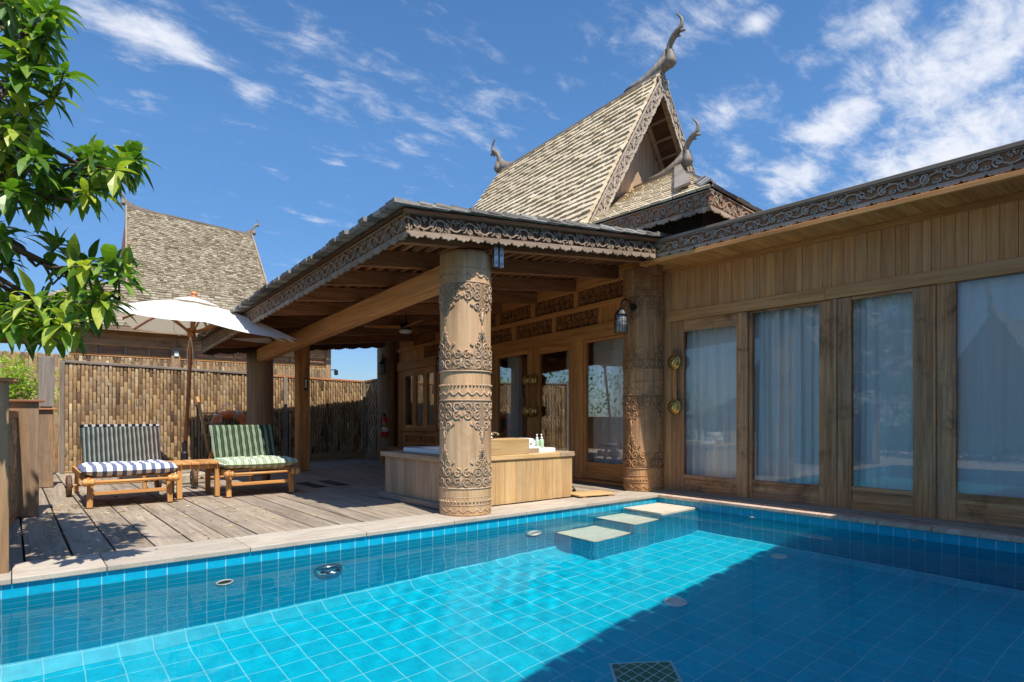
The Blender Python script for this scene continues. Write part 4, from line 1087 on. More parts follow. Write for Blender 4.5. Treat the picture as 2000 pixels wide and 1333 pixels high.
def rrect(x0, x1, y0, y1, r, z, n=6):
    o = []
    for cx, cy, a0 in ((x1-r, y1-r, 0), (x0+r, y1-r, 90), (x0+r, y0+r, 180), (x1-r, y0+r, 270)):
        for k in range(n+1): a = RAD(a0+90*k/n); o.append(V((cx+r*math.cos(a), cy+r*math.sin(a), z)))
    return o
loops = [rrect(rx0, rx1, ry0, ry1, .05, H+.056), rrect(rx0, rx1, ry0, ry1, .05, H+.098), rrect(rx0+.015, rx1-.015, ry0+.015, ry1-.015, .05, H+.105), rrect(rx0+.10, rx1-.10, ry0+.10, ry1-.10, .2, H+.10), rrect(rx0+.13, rx1-.13, ry0+.13, ry1-.13, .25, H+.04), rrect(rx0+.22, rx1-.22, ry0+.2, ry1-.2, .25, .12)]
n = len(loops[0]); vs = [p for l in loops for p in l]; fs = []
for i in range(len(loops)-1):
    for j in range(n): fs.append((i*n+j, i*n+(j+1) % n, (i+1)*n+(j+1) % n, (i+1)*n+j))
fs.append(tuple((len(loops)-1)*n+j for j in range(n))); m.add(vs, fs); m.build('tub_basin', M_WHITE, t, smooth=False, bevel=.006)
m = MB(); fx, fy = -2.19, .66
m.lathe([(.04,.735),(.04,.745),(.02,.75),(.018,.80)], (fx, fy, 0), 14); m.tube([(fx-.12,fy,.80),(fx-.02,fy,.81),(fx+.08,fy+.01,.815),(fx+.15,fy+.02,.805),(fx+.16,fy+.02,.775)], [.014,.018,.016,.014,.015], 10)
for s in (-.11, .11): m.lathe([(.03,.735),(.03,.742),(.015,.75),(.015,.775),(.03,.78),(.03,.79),(.002,.795)], (fx+s, fy+.08, 0), 12)
m.build('faucet', M_CHROME, t, smooth=True)
def bottle(x, y, z, label):
    t = thing('soap_bottle', label, 'soap bottle', (x, y, z), 'pump bottles on the tub rim')
    m = MB(); m.lathe([(.028,0),(.031,.004),(.031,.085),(.026,.098),(.014,.104),(.014,.112)], (x,y,z), 16); m.build('bottle', M_SOAP, t, smooth=True)
    m = MB(); m.lathe([(.017,.106),(.017,.124),(.006,.126),(.006,.152),(.011,.154),(.011,.164),(.001,.166)], (x,y,z), 12); m.tube([(x,y,z+.158),(x-.02,y-.02,z+.160),(x-.034,y-.034,z+.153)], .0065, 8); m.build('pump', M_WHITE, t, smooth=True)
bottle(-1.33, .80, H+.105, 'green soap pump bottle beside the towel roll on the tub rim')
bottle(-1.22, .84, H+.105, 'green soap pump bottle nearest the end of the tub rim')
t = thing('towel_roll', 'rolled white towel on the tub rim against the tap box', 'towel', (-1.60, .72, H+.105))
m = MB(); sp3 = []
for k in range(40): a = k/39*6.5*PI; r_ = .012+.0022*a; sp3.append((r_*math.cos(a), r_*math.sin(a)))
m.add([(-1.58+x_*1.1, .62, H+.164+z_) for x_, z_ in sp3]+[(-1.58+x_*1.1, .86, H+.164+z_) for x_, z_ in sp3], [(k, k+1, 41+k, 40+k) for k in range(39)])
o = m.build('roll', M_TOWEL, t, smooth=True, recalc=False); sd = o.modifiers.new('thick', 'SOLIDIFY'); sd.thickness = .011
for z, q in ((.105, 0), ): 
    m = MB(); m.box((-1.64, .60, H+.106), (-1.44, .86, H+.128)); m.build('folded_end', M_TOWEL, t, bevel=.008)

t = thing('bench', 'spindle backed wooden bench under the far windows', 'bench', (.05, 5.9, 0))
m = MB(); m.box((-.42, 4.75, .30), (.18, 6.78, .345)); m.build('seat', W('raft', 'Y'), t, bevel=.005)
m = MB(); m.box((.14, 4.75, .585), (.20, 6.80, .64)); m.box((.15, 4.75, .40), (.19, 6.80, .44))
m.build('back_rail', W('teak', 'Y'), t, bevel=.006)
m = MB(); y = 4.85
while y < 6.75: m.box((.155, y, .44), (.185, y+.035, .585)); y += .085
m.build('spindles', W('teak', 'Z'), t)
for x_ in (-.40, .13):
    for y_ in (4.78, 6.70):
        m = MB(); m.box((x_, y_, 0), (x_+.055, y_+.06, .64 if x_ > 0 else .30)); m.build('leg', W('teak', 'Z'), t, bevel=.004)

def lantern(c, wall, label, s=1.):
    """caged wall lantern hung from a curled iron arm; c is the cage centre"""
    c = V(c); wall = V(wall); t = thing('wall_lantern', label, 'lantern', tuple(c), 'iron wall lanterns on the house')
    top = c+V((0,0,.20*s)); d = wall-c; d.z = 0
    b = MB(); b.tube([top, top+V((0,0,.06*s))+d*.05, top+V((0,0,.105*s))+d*.3, top+V((0,0,.10*s))+d*.6, top+V((0,0,.05*s))+d*.9, wall+V((0,0,.03*s)), wall], .011*s, 8)
    q = d.normalized().to_track_quat('Z', 'Y').to_matrix(); b.lathe([(.05*s,-.012),(.05*s,.012)], wall, 14, M=q); b.build('arm', M_BLACK, t, smooth=False)
    b = MB(); b.lathe([(.008,.20),(.012,.17),(.03,.165),(.03,.15),(.055,.135),(.082,.09),(.084,.08)], c, 14, M=Matrix.Diagonal((s,s,s)))
    for k in range(14):
        a = 2*PI*k/14; b.tube([c+V((.083*math.cos(a), .083*math.sin(a), .085))*s, c+V((.083*math.cos(a), .083*math.sin(a), -.145))*s], .0035*s, 4)
    for z in (.02, -.06, -.145): b.tube([c+V((.083*math.cos(2*PI*k/18), .083*math.sin(2*PI*k/18), z))*s for k in range(19)], .004*s, 4, cap=False)
    b.build('cage', M_BLACK, t)
    b = MB(); b.lathe([(.058,.08),(.066,.06),(.07,-.13),(.001,-.132)], c, 16, M=Matrix.Diagonal((s,s,s))); b.build('shade', M_LAMPGLASS, t, smooth=True)
lantern((-.385, .266, 2.19), (-.03, .36, 2.42), 'iron lantern hung on the carved corner column by the pool', .98)
lantern((-.12, 7.22, 2.03), (.10, 7.52, 2.24), 'iron lantern on the far column, seen against the sky', .98)
lantern((.22, 5.42, 2.03), (.40, 5.52, 2.26), 'iron lantern on the shaded facade, half hidden behind the carved front column')

t = thing('ceiling_fan', 'dark ceiling fan with pale lamp hung under the veranda roof', 'ceiling fan', (-1.12, 4.42, 2.46))
c = V((-1.12, 4.42, 2.46))
b = MB(); b.tube([c+V((0,0,.05)), c+V((0,0,.42))], .018, 8); b.lathe([(.02,.14),(.07,.12),(.09,.06),(.09,.02),(.05,.0)], c, 18); b.build('motor', M_BLACK, t, smooth=True)
b = MB(); b.lathe([(.10,.0),(.11,-.02),(.09,-.05),(.001,-.065)], c, 18); b.build('lamp', plain('fan_lamp', (.75,.74,.70), .3), t, smooth=True)
for k in range(3):
    a = RAD(20+120*k); b = MB(); d = V((math.cos(a), math.sin(a), 0)); b.beam(c+d*.08+V((0,0,.05)), c+d*.72+V((0,0,.07)), .12, .012, up=V((0,0,1))+d.cross(V((0,0,1)))*.2); b.build('blade', W('teak', 'X'), t, bevel=.003)

EXT = V((.06, 7.44, .52))
t = thing('fire_extinguisher', 'red fire extinguisher with white band hung on the far house column', 'fire extinguisher', tuple(EXT))
b = MB(); b.lathe([(.07,0),(.078,.01),(.078,.36),(.06,.42),(.03,.455),(.022,.47)], EXT, 18); o = b.build('cylinder', M_RED, t, smooth=True)
b = MB(); b.lathe([(.0795,.12),(.0795,.22)], EXT, 18); b.build('label_band', M_PLASTIC, o, smooth=True)
b = MB(); b.lathe([(.0793,.225),(.0793,.33)], EXT, 18); b.build('label_band', plain('yellow_label', (.30,.22,.08), .5), o, smooth=True)
b = MB(); b.lathe([(.024,.46),(.024,.50),(.012,.51)], EXT, 10); b.beam(EXT+V((0,0,.515)), EXT+V((-.10,-.06,.54)), .02, .012); b.beam(EXT+V((0,0,.50)), EXT+V((-.09,-.05,.49)), .018, .01); b.build('valve', M_BLACK, t)
b = MB(); b.tube([EXT+V((-.02,-.02,.48)), EXT+V((-.10,-.05,.42)), EXT+V((-.115,-.06,.25)), EXT+V((-.09,-.06,.12))], .010, 6); b.build('hose', M_BLACK, t, smooth=True)

t = thing('duckboard', 'thin wooden board lying on the coping by the corner of the tub', 'board', (-.75, .45, .005))
b = MB(); Mr = Matrix.Translation((-.755, .44, 0)) @ Matrix.Rotation(RAD(-12), 4, 'Z')
for k in range(4): b.box((-.28, -.17+k*.086, .022), (.27, -.17+k*.086+.08, .040), M=Mr)
b.build('slats', W('tub', 'X'), t, bevel=.004)
b = MB(); b.box((-.22, -.16, .005), (-.17, .16, .021), M=Mr); b.box((.16, -.16, .005), (.21, .16, .021), M=Mr); b.build('battens', W('tub', 'Y'), t)
t = thing('sandal', 'black sandal on the deck by the end of the tub', 'sandal', (-.62, .86, 0))
b = MB(); b.prism([(-.12,-.035),(-.06,-.045),(.05,-.042),(.11,-.03),(.125,.0),(.11,.03),(.05,.042),(-.06,.04),(-.12,.03)], lambda u, w, h: V((-.66+u*.8-w*.6, .86+u*.6+w*.8, h)), .0, .022); b.build('sole', M_BLACK, t, bevel=.004)
b = MB(); b.tube([(-.66+.03, .86-.02, .02), (-.64, .87, .07), (-.67, .91, .02)], .013, 6); b.build('strap', M_BLACK, t, smooth=True)
for i, (gx, gy, lb) in enumerate(((-2.62, 3.93, 'dark slotted floor grate in the shaded deck, nearer the house'), (-2.98, 3.86, 'dark slotted floor grate in the shaded deck, nearer the green lounger'))):
    t = thing('floor_grate', lb, 'grate', (gx, gy, 0), 'floor grates in the deck')
    b = MB(); b.box((gx-.09, gy-.36, -.004), (gx+.09, gy+.36, .001)); b.build('recess', M_DARKVOID, t)
    b = MB()
    for k in range(5): b.box((gx-.085+k*.037, gy-.35, .0015), (gx-.085+k*.037+.012, gy+.35, .006))
    b.build('bars', M_BLACK, t)
t = thing('deck_cover', 'round wooden hatch cover in the deck under the grey striped lounger', 'hatch', (-5.36, 4.0, 0))
b = MB(); b.lathe([(.24,-.008),(.24,.004),(.21,.010),(.02,.010)], (-5.36, 4.0, 0), 28); b.build('lid', W('tubold', 'Y'), t, smooth=False)
b = MB(); b.lathe([(.02,.010),(.02,.018),(.001,.019)], (-5.36, 4.0, 0), 10); b.build('knob', M_BLACK, t)
b = MB(); b.tube([(-4.72,4.35,.004),(-4.66,4.1,.06),(-4.55,3.95,.085),(-4.42,3.9,.06),(-4.33,3.85,.01),(-4.26,3.7,.006),(-4.2,3.4,.006)], .007, 6)
tag(b.build('cable', plain('white_cable', (.7,.7,.68), .5), loc=(-4.5, 3.9, 0), smooth=True), 'white cable looping over the deck under the side table', 'cable')
b = MB(); lr = random.Random(21)
for k in range(330):
    x_ = -6.1+lr.random()**1.6*2.6; y_ = .3+lr.random()**.8*3.4; a = lr.uniform(0, 6.28); s = lr.uniform(.012, .04)
    if x_+.25*y_ > -3.7: continue
    d = V((math.cos(a), math.sin(a), 0)); e_ = V((-d.y, d.x, 0)); p = V((x_, y_, .007 if y_ < .47 else -.001))
    b.add([p-d*s, p+e_*s*.3+V((0,0,s*.25)), p+d*s+V((0,0,s*.15)), p-e_*s*.3+V((0,0,.002))], [(0,1,2),(0,2,3)])
stuff(b.build('fallen_leaves', leaf_mat('dry_leaf', [(0., (.30,.20,.07)), (.6, (.55,.45,.22)), (1., (.66,.58,.36))], .2), recalc=False), 'small dry yellow leaves scattered on the deck boards', 'fallen leaves')

# ================================================================== planting
def leaf(mb, base, d, up, L, Wd, droop, r, curl=.25):
    d = V(d).normalized(); up = V(up); sd = d.cross(up)
    if sd.length < 1e-3: sd = d.cross(V((1,0,0)))
    sd.normalize(); nn = sd.cross(d).normalized(); vs = []; p = V(base); n = 5
    prof = [.16, .78, 1., .82, .46, .02]
    for i in range(n+1):
        f_ = i/n; w = Wd*.5*prof[i]
        vs += [p-sd*w+nn*w*curl, p.copy(), p+sd*w+nn*w*curl]
        dd = (d*1. + V((0,0,-1))*droop*f_*1.4).normalized()
        nn = sd.cross(dd).normalized(); p = p+dd*(L/n)
    fs = []
    for i in range(n): fs += [(i*3, i*3+1, i*3+4, i*3+3), (i*3+1, i*3+2, i*3+5, i*3+4)]
    mb.add(vs, fs, r)
def whorl(mb, tip, axis, rr, k, L, young=False):
    axis = V(axis).normalized(); a = axis.cross(V((.3,.2,1))).normalized(); b = axis.cross(a)
    for i in range(k):
        t = i*2.4+rr.random()*.8; f_ = i/k
        d = (a*math.cos(t)+b*math.sin(t))*(.55+.6*f_)+axis*(.85-.9*f_)+V((0,0,-.12))
        base = V(tip)-axis*(f_*.11)
        tone = rr.random()*.78
        if young and f_ < .45: tone = rr.uniform(.84, 1.)
        l = L*rr.uniform(.7, 1.15)*(.75 if f_ < .2 else 1.)
        leaf(mb, base, d, V((0,0,1)), l, l*rr.uniform(.29, .40), rr.uniform(.4, 1.4), tone, rr.uniform(.1, .45))
tr = random.Random(5)
tree = thing('mango_tree', 'broad leaved green tree reaching in from the left over the pool corner', 'tree', (-7.75, -.35, -.03))
trunk_top = V((-7.6, -.25, 2.3))
b = MB(); b.tube([(-7.75,-.35,-.05), (-7.72,-.33,.6), (-7.66,-.30,1.4), trunk_top, (-7.5,-.2,3.2), (-7.3,-.2,4.2)], [.13,.11,.095,.085,.065,.04], 12)
fol = MB(); limb = b
REG = [(40,40,60,70,15),(105,55,35,45,8),(55,165,70,70,14),(105,140,28,30,4),(35,265,50,60,12),(70,335,70,40,13),(150,320,60,34,10),(225,325,45,28,9),(272,312,20,18,4),(60,385,60,22,8),(150,372,60,18,6),(10,440,22,30,4),
       (175,505,42,16,6),(232,520,22,18,5),(118,470,20,12,2),(20,505,20,22,3),(70,590,66,26,12),(160,590,45,22,8),(55,628,50,24,9),(130,630,50,20,7),(200,595,18,16,4),
       (-120,60,110,140,16),(-140,280,120,130,16),(-130,500,120,110,13),(-120,640,90,60,8)]
hubs = {}
for (cx, cy, rx, ry, k) in REG:
    for i in range(max(2, round(k*(.72 if cx > -60 else .42)))):
        a = tr.uniform(0, 2*PI); q = math.sqrt(tr.random())
        px_, py_ = cx+rx*q*math.cos(a), cy+ry*q*math.sin(a)
        dd = tr.uniform(3.45, 4.35); tip = at(px_, py_, dd)
        inner = at(cx-70-.3*(cx), cy+25, 4.0)
        ax = (tip-inner).normalized()*.9+V((tr.uniform(-.4,.4), tr.uniform(-.5,.3), tr.uniform(-.15,.55)))
        whorl(fol, tip, ax, tr, tr.randint(8, 13), .185, tr.random() < (.45 if cx > 20 else .2))
        m_ = tip-ax.normalized()*.22
        b.tube([m_, tip-ax.normalized()*.06, tip], [.007,.005,.003], 5)
        h_ = hubs.setdefault((cx, cy), at(cx-.25*abs(cx)-45, cy+12, 3.95))
        b.tube([h_, h_.lerp(m_, .5)+V((0,0,tr.uniform(-.03,.03))), m_], [.012,.009,.007], 5)
for (cx, cy), h_ in hubs.items():
    st = trunk_top.lerp(V((-7.3,-.2,4.2)), max(0, min(1, (h_.z-1.9)/2.2)))
    md = st.lerp(h_, .5)+V((0,0,.12))
    b.tube([st, md, h_], [.034,.022,.012], 7)
b.build('trunk', M_BARK, tree, smooth=True)
fol.build('crown', M_LEAF, tree, smooth=False, recalc=False)

bush = thing('shrub', 'bright lime green shrub beyond the left fence', 'shrub', (-6.35, 12.9, -1.5))
b = MB(); bt = random.Random(8)
for k in range(2600):
    u, v_, w = bt.gauss(0, .42), bt.gauss(0, .4), bt.gauss(0, .42)
    p = V((-6.45+u, 12.9+v_, 1.55+w*.95+.12*math.sin(u*7)))
    if p.z > 2.42-.25*abs(u+.1): continue
    leaf(b, p, (bt.uniform(-1,1), bt.uniform(-1,.4), bt.uniform(-.3,.8)), (0,0,1), bt.uniform(.08,.15), .05, .5, bt.random())
b.build('leaves', M_BUSH, bush, recalc=False)
b = MB()
for k in range(6): b.tube([(-6.4,12.9,-1.6), (-6.4+bt.uniform(-.2,.2),12.9+bt.uniform(-.2,.2),.3), (-6.4+bt.uniform(-.5,.5),12.9+bt.uniform(-.4,.4),1.7)], [.04,.03,.01], 6)
b.build('stems', M_BARK, bush, smooth=True)
palm = thing('palm', 'small feathery palm top showing over the bamboo fence by the far lantern', 'palm', (.45, 10.2, -1.7))
b = MB(); s_ = MB(); s_.tube([(.45,10.2,-1.8),(.44,10.2,.6),(.42,10.2,1.75)], [.08,.07,.05], 8); pt = random.Random(4)
for k in range(13):
    a = k*2.4+.3; d = V((math.cos(a), math.sin(a), 0)); p0 = V((.42,10.2,1.72)); pts = []
    for i in range(10): f_ = i/9; pts.append(p0+d*(f_*.75)+V((0,0,.55*f_-.62*f_*f_)))
    s_.tube(pts, [.009*(1-.8*i/9) for i in range(10)], 4)
    sd = V((-d.y, d.x, 0))
    for i in range(1, 10):
        for m_ in (-1, 1):
            for h in (0, .5):
                q = pts[i-1].lerp(pts[i], h); leaf(b, q, sd*m_+d*.7+V((0,0,.1)), (0,0,1), .24*(1-.5*i/10), .022, .5, pt.random())
b.build('fronds', M_PALM, palm, recalc=False); s_.build('trunk', M_BARK, palm, smooth=True)

# ================================================================== neighbouring buildings
nb = thing('neighbour_villa', 'weathered teak villa with tall shingle roof behind the bamboo fence', 'villa', (-1.4, 17.5, -1.9))
A_, B_, C_, D_ = V((-3.62,16.9,4.72)), V((.72,16.9,4.72)), V((.44,18.5,7.56)), V((-3.42,18.5,7.78))
mb = MB(); shingles(mb, A_, B_, C_, D_, 46, .13, .02, 1.7, ragged=.2); mb.build('steep_roof', M_SH_OLD, nb)
mb = MB(); mb.add([A_+V((0,0,-.02)), B_+V((0,0,-.02)), C_+V((0,0,-.02)), D_+V((0,0,-.02)), V((-3.62,20.1,4.72)), V((.72,20.1,4.72))], [(0,1,2,3), (4,5,2,3), (0,3,4), (1,5,2)]); mb.build('roof_lining', W('raft', 'X'), nb)
mb = MB(); mb.beam(D_+V((-.03,-.02,.0)), A_+V((-.03,-.02,0)), .05, .15, up=(0,-.8,.5)); mb.beam(C_+V((.02,-.02,.0)), B_+V((.02,-.02,0)), .05, .12, up=(0,-.8,.5)); mb.parts('barge_board', W('carvem', 'Z'), nb)
mb = MB(); mb.beam(D_+V((0,0,.02)), C_+V((0,0,.02)), .1, .06); mb.build('ridge_cap', W('grey', 'X'), nb)
for p, f_ in ((D_, -1), (C_, 1)):
    mb = MB(); finial_mesh(mb, p+V((0,0,.03)), (f_,0,0), .62); mb.build('finial', W('grey', 'Z'), nb)
for p in ((-4.35, 18.0, 5.75), (1.35, 18, 5.6)):
    mb = MB(); finial_mesh(mb, V(p)+V((0,0,-.45)), (-1 if p[0] < 0 else 1,0,0), .75); mb.build('finial', W('grey', 'Z'), nb)
S = [V((-6.9,15.62,3.50)), V((3.2,15.62,3.58)), V((1.45,17.05,5.0)), V((-4.55,17.05,4.98))]
mb = MB(); shingles(mb, *S, 16, .2, .024, 1.6); mb.build('skirt_roof', M_SH_OLD, nb)
mb = MB(); S2 = [V((-6.9,21.5,3.42)), V((3.15,21.5,3.5)), V((1.45,19.8,5.0)), V((-4.55,19.8,4.98))]
q_ = V((0,0,-.03)); mb.add([p+q_ for p in S+S2], [(0,1,2,3), (4,5,6,7), (0,3,7,4), (1,5,6,2)]); mb.build('roof_lining', W('raft', 'X'), nb)
mb = MB()
for y in (15.75, 16.1, 16.5): mb.beam((2.3, y, 3.52), (3.15, y, 3.52), .06, .08)
x = -6.7
while x < 3.1: mb.beam((x, 15.66, 3.47), (x, 16.3, 3.98), .06, .08); x += .42
mb.build('rafters', W('raft', 'Y'), nb)
mb = MB(); mb.box((-6.9,15.57,3.40), (3.2,15.61,3.52)); mb.build('eave_board', W('post', 'X'), nb)
mb = MB()
for k in range(5): mb.box((-5.1, 15.985-.004*(k % 2), 3.04+k*.16), (2.4, 16.03, 3.04+k*.16+.156))
mb.build('wall_boarding', W('worn', 'X'), nb, bevel=.004)
mb = MB(); mb.box((-5.1, 15.97, 2.69), (2.4, 16.03, 2.765)); mb.box((-5.1, 15.975, 3.0), (2.4, 16.03, 3.04)); mb.parts('wall_rail', W('honey', 'X'), nb, bevel=.004)
mb = MB(); x = -5.0
while x < 2.2: mb.box((x+.07, 16.0, 2.77), (x+.56, 16.02, 3.0)); x += .6
mb.build('shutter_panels', W('raft', 'X'), nb)
mb = MB(); x = -5.0
while x < 2.45: mb.box((x, 15.985, 2.766), (x+.06, 16.03, 3.0)); x += .6
mb.build('wall_stud', W('post', 'Z'), nb)
m, bk, d, n_ = woven((-6.6, 16.0), (2.36, 16.0), -1.2, 2.69, 2.69, .09, .42); m.build('woven_wall', M_BAMBOO, nb, smooth=True, recalc=False)
mb = MB(); mb.box((-5.05,16.03,-1.9), (2.34,16.1,3.6)); mb.box((2.27,16.1,-1.9),(2.34,20.5,3.6)); mb.box((-6.6,16.03,-1.9),(-5.05,16.1,2.66)); mb.build('wall', W('worn', 'Z'), nb)
mb = MB(); mb.box((2.22,15.93,-1.9), (2.40,15.985,3.5)); mb.box((-2.60,15.92,-1.9), (-2.36,15.985,3.05)); mb.parts('wall_post', W('post', 'Z'), nb, bevel=.01)
mb = MB(); mb.box((-2.53,15.88,2.78), (-2.41,15.92,2.93)); mb.build('switch_box', M_PLASTIC, nb, bevel=.01)
mb = MB(); mb.lathe([(.02,.12),(.07,.08),(.07,-.06),(.02,-.08)], (2.55,15.85,2.50), 10); mb.beam((2.4,15.93,2.6), (2.55,15.85,2.62), .03, .03); mb.build('wall_lamp', M_BLACK, nb)

def far_villa(loc, rz, s, label, hgt=1.):
    """steep shingled villa standing behind the camera; it shows in the window glass"""
    t = thing('shingled_villa', label, 'villa', loc); 
    def q(x, y, z): return V((x*s, y*s, z*s*hgt))
    A, B, C, D = q(-3,-2.2,2.6), q(3,-2.2,2.6), q(2.6,0,6.2), q(-2.6,0,6.2); E, F = q(-3,2.2,2.6), q(3,2.2,2.6)
    ORG[t] = V((0,0,0))
    for quad in ((A,B,C,D), (E,F,C,D)):
        m = MB(); shingles(m, *quad, 20, .3, .03, 1.6); m.build('roof', M_SH_GREY, t)
    m = MB(); m.add([A,D,E,B,C,F], [(0,1,2),(3,4,5)]); m.build('gable', W('raft', 'Z'), t, recalc=False)
    m = MB(); K = [q(-4.2,-3.6,1.7), q(4.2,-3.6,1.7), q(3,-2.2,2.75), q(-3,-2.2,2.75)]; shingles(m, *K, 8, .3, .03, 1.6)
    K = [q(-4.2,3.6,1.7), q(4.2,3.6,1.7), q(3,2.2,2.75), q(-3,2.2,2.75)]; shingles(m, *K, 8, .3, .03, 1.6)
    m.build('skirt_roof', M_SH_GREY, t)
    m = MB(); m.box(q(-3.2,-2.6,-1.2), q(3.2,2.6,2.5)); m.build('wall', W('post', 'Z'), t)
    for f_, p in ((-1, D), (1, C)):
        m = MB(); finial_mesh(m, p, (f_,0,0), .9*s); m.build('finial', W('grey', 'Z'), t)
    t.location = loc; t.rotation_euler.z = rz
far_villa((-19.5, 6.4, -1.2), RAD(12), 1.08, 'steep shingled villa mirrored in the narrow poolside pane')
far_villa((-19, .3, -1.9), RAD(4), .98, 'broader shingled villa mirrored in the widest poolside pane')
ht = random.Random(31); b = MB()
for k in range(9000):
    y_ = ht.uniform(-12, 19); x_ = -10.6+ht.gauss(0, .5)+.08*max(0, y_-6); z_ = ht.uniform(-.2, 1.7+.7*math.sin(y_*1.1)+.4*math.sin(y_*2.7)+(1.6 if y_ > 9 else -.5))
    leaf(b, (x_, y_, z_), (ht.uniform(-.4,1), ht.uniform(-1,1), ht.uniform(-.5,.8)), (0,0,1), (1. if y_ < 8 else .6)*ht.uniform(.18,.40), ht.uniform(.05,.11), .8, ht.random()*(.7 if y_ < 8 else .35))
stuff(b.build('hedge', M_LEAF, recalc=False), 'leafy garden hedge mirrored low in the window panes', 'hedge')
# pavilion over the near end of the pool: only its shadow on the water shows
pav = thing('pool_pavilion', 'shingled pavilion roof behind the viewer whose eave shades the near half of the pool', 'pavilion', (-3.5, -7.5, 0))
e0, e1 = V((-9.6,-5.08,3.5)), V((.35,-4.22,3.5)); r0, r1 = V((-9.6,-9.0,5.6)), V((.35,-8.6,5.6))
mb = MB(); shingles(mb, e0, e1, r1, r0, 20, .2, .03, 1.6); mb.build('roof_slope', M_SH_GREY, pav)
mb = MB(); mb.add([e0, e1, r1, r0], [(0,1,2,3)]); mb.add([r0, r1, r1+V((0,-3.4,-2.1)), r0+V((0,-3.4,-2.1))], [(0,1,2,3)]); mb.build('roof_lining', W('raft', 'X'), pav)
for x_ in (-9.2, -4.6, -.2):
    mb = MB(); mb.lathe([(.12,0),(.12,4.2)], (x_, -6.95, 0), 14); mb.build('column', W('post', 'Z'), pav)

# ================================================================== light, sky, camera
SUN_EL, SHX, SHY = None, .085, .585
sdir = V((-SHX, -SHY, 1)).normalized()
l = bpy.data.lights.new('sun', 'SUN'); l.energy = 4.5; l.angle = RAD(.53); l.color = (1., .945, .86); l.cycles.is_caustics_light = True
lo = bpy.data.objects.new('sun', l); COL.objects.link(lo); lo.rotation_euler = (-sdir).to_track_quat('-Z', 'Y').to_euler()
for o in RECV: o.cycles.is_caustics_receiver = True

w = bpy.data.worlds.new('World'); sc.world = w; w.use_nodes = True
T = w.node_tree; N, L = T.nodes, T.links
def nd(ty, **kw):
    n = N.new(ty)
    for k, v in kw.items(): setattr(n, k, v)
    return n
def lk(a, b): L.new(a, b)
def mth(op, a, b=None, clamp=False):
    n = nd('ShaderNodeMath', operation=op, use_clamp=clamp)
    for i, x in enumerate((a, b)):
        if x is None: continue
        if isinstance(x, bpy.types.NodeSocket): lk(x, n.inputs[i])
        else: n.inputs[i].default_value = x
    return n.outputs[0]
sky = nd('ShaderNodeTexSky', sky_type='NISHITA', sun_disc=False)
sky.sun_elevation = math.asin(sdir.z); sky.sun_rotation = math.atan2(sdir.x, sdir.y)
sky.altitude = 300; sky.air_density = 1.0; sky.dust_density = .35; sky.ozone_density = 3.0
hs = nd('ShaderNodeHueSaturation'); hs.inputs['Saturation'].default_value = 1.2; hs.inputs['Value'].default_value = 1.0; lk(sky.outputs[0], hs.inputs['Color'])
tc = nd('ShaderNodeTexCoord'); dirv = tc.outputs['Generated']
sx = nd('ShaderNodeSeparateXYZ'); lk(dirv, sx.inputs[0])
pr = nd('ShaderNodeValToRGB'); lk(sx.outputs[2], pr.inputs[0])
pr.color_ramp.elements[0].position = 0.; pr.color_ramp.elements[0].color = (.20,.25,.335,1); pr.color_ramp.elements[1].position = .40; pr.color_ramp.elements[1].color = (.555,.56,.565,1)
for p_, c_ in ((.60, .565), (.86, 1.)): e_ = pr.color_ramp.elements.new(p_); e_.color = (c_, c_, c_, 1)
pm = nd('ShaderNodeMix', data_type='RGBA', blend_type='MULTIPLY'); pm.inputs[0].default_value = 1.; lk(hs.outputs[0], pm.inputs[6]); lk(pr.outputs[0], pm.inputs[7])
zz = mth('ADD', mth('MAXIMUM', sx.outputs[2], 0.), .14)
def pl(d): return (d.x/(max(d.z, 0)+.14), d.y/(max(d.z, 0)+.14))
cb = nd('ShaderNodeCombineXYZ'); lk(mth('DIVIDE', sx.outputs[0], zz), cb.inputs[0]); lk(mth('DIVIDE', sx.outputs[1], zz), cb.inputs[1]); P = cb.outputs[0]
def pix(px, py): return pl((FWD+RGT*((px-1000)/1200)+V((0,0,1))*((812-py)/1200)).normalized())
CLOUDS = [((310,75),(450,125),(292,118),1.05), ((190,10),(290,60),(200,45),.6), ((480,40),(620,150),(520,10),.40), ((492,188),(548,212),(478,212),.72), ((800,200),(960,270),(770,290),.36), ((930,235),(1020,275),(900,290),.42),
          ((1310,60),(1500,0),(1330,125),.55), ((1475,48),(1530,25),(1485,75),.85), ((1430,215),(1530,180),(1445,250),.72), ((1410,330),(1480,300),(1420,380),.5), ((1850,150),(2080,0),(1905,240),1.0), ((1640,240),(1760,190),(1655,285),1.1), ((1780,330),(1960,280),(1800,390),1.0), ((1750,130),(1900,60),(1780,190),.85),
          ((1880,300),(2080,190),(1900,390),1.15), ((1560,345),(1660,290),(1580,390),.95), ((1700,60),(1880,-40),(1720,110),.66), ((290,185),(330,190),(280,172),.5), ((660,320),(690,325),(655,312),.6), ((590,420),(660,440),(570,405),.5), ((700,200),(860,330),(650,260),.38), ((1950,60),(2200,-150),(2000,150),.95)]
CLOUDS += [((2600,200),(3000,0),(2650,420),.9)]
acc = None
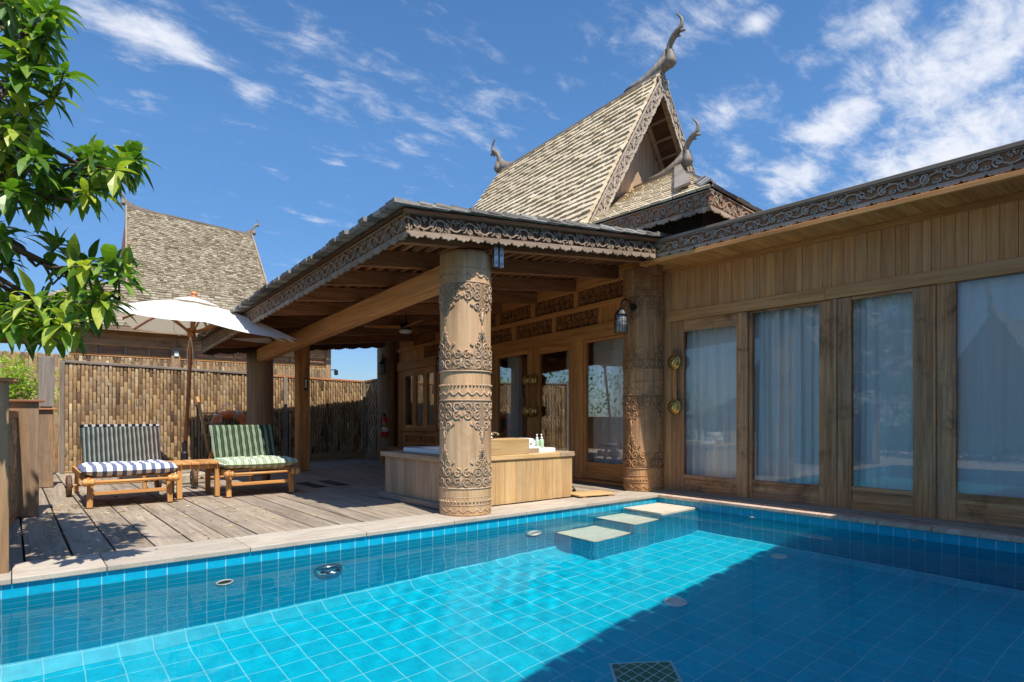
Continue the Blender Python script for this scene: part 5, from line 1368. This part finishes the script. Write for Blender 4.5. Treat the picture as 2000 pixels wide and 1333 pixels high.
for c, ma, mi, wt in CLOUDS:
    c0, a0, b0 = pix(*c), pix(*ma), pix(*mi)
    u = (a0[0]-c0[0], a0[1]-c0[1]); v_ = (b0[0]-c0[0], b0[1]-c0[1]); det = u[0]*v_[1]-u[1]*v_[0]
    ra = (v_[1]/det, -v_[0]/det, 0); rb = (-u[1]/det, u[0]/det, 0)
    sub = nd('ShaderNodeVectorMath', operation='SUBTRACT'); lk(P, sub.inputs[0]); sub.inputs[1].default_value = (*c0, 0)
    d1 = nd('ShaderNodeVectorMath', operation='DOT_PRODUCT'); lk(sub.outputs[0], d1.inputs[0]); d1.inputs[1].default_value = ra
    d2 = nd('ShaderNodeVectorMath', operation='DOT_PRODUCT'); lk(sub.outputs[0], d2.inputs[0]); d2.inputs[1].default_value = rb
    r2 = mth('ADD', mth('MULTIPLY', d1.outputs['Value'], d1.outputs['Value']), mth('MULTIPLY', d2.outputs['Value'], d2.outputs['Value']))
    g = mth('MULTIPLY', mth('EXPONENT', mth('MULTIPLY', r2, -1.1)), wt)
    acc = g if acc is None else mth('MAXIMUM', acc, g)
def noise(vec, scale, detail, rough, dist=0.):
    n = nd('ShaderNodeTexNoise'); lk(vec, n.inputs['Vector']); n.inputs['Scale'].default_value = scale; n.inputs['Detail'].default_value = detail
    n.inputs['Roughness'].default_value = rough; n.inputs['Distortion'].default_value = dist; return n.outputs['Fac']
mp = nd('ShaderNodeMapping'); lk(P, mp.inputs[0]); mp.inputs['Rotation'].default_value = (0,0,RAD(25)); mp.inputs['Scale'].default_value = (1.,2.2,1.)
n1 = noise(mp.outputs[0], 5.0, 10, .66, .35); n2 = noise(P, 16, 6, .6, .3)
nn = mth('ADD', mth('MULTIPLY', n1, .72), mth('MULTIPLY', n2, .28))
den = mth('ADD', mth('MULTIPLY', acc, .62), mth('SUBTRACT', nn, .5))
den = mth('ADD', den, mth('MULTIPLY', mth('SUBTRACT', nn, .5), .9))
mr = nd('ShaderNodeMapRange', interpolation_type='SMOOTHSTEP'); lk(den, mr.inputs[0]); mr.inputs[1].default_value = .09; mr.inputs[2].default_value = .80; mr.inputs[4].default_value = .93
mxw = nd('ShaderNodeMix', data_type='RGBA'); lk(mr.outputs[0], mxw.inputs[0]); lk(pm.outputs[2], mxw.inputs[6]); mxw.inputs[7].default_value = (2.85, 2.95, 3.2, 1)
bg = N['Background']; lk(mxw.outputs[2], bg.inputs[0]); bg.inputs[1].default_value = .119*1.75

cam = bpy.data.cameras.new('camera'); co = bpy.data.objects.new('camera', cam); COL.objects.link(co); sc.camera = co
co.location = CAM; co.rotation_euler = (PI/2, 0, -YAW); cam.sensor_width = 36; cam.lens = 21.6; cam.shift_y = (812-666.5)/2000
cam.clip_start = .05; cam.clip_end = 500
vs = sc.view_settings; vs.view_transform = 'Standard'; vs.look = 'None'; vs.exposure = .62; vs.gamma = 1.
cy = sc.cycles; cy.max_bounces = 10; cy.diffuse_bounces = 5; cy.glossy_bounces = 4; cy.transmission_bounces = 8; cy.transparent_max_bounces = 16
cy.caustics_refractive = True; cy.caustics_reflective = False; cy.sample_clamp_indirect = 6.
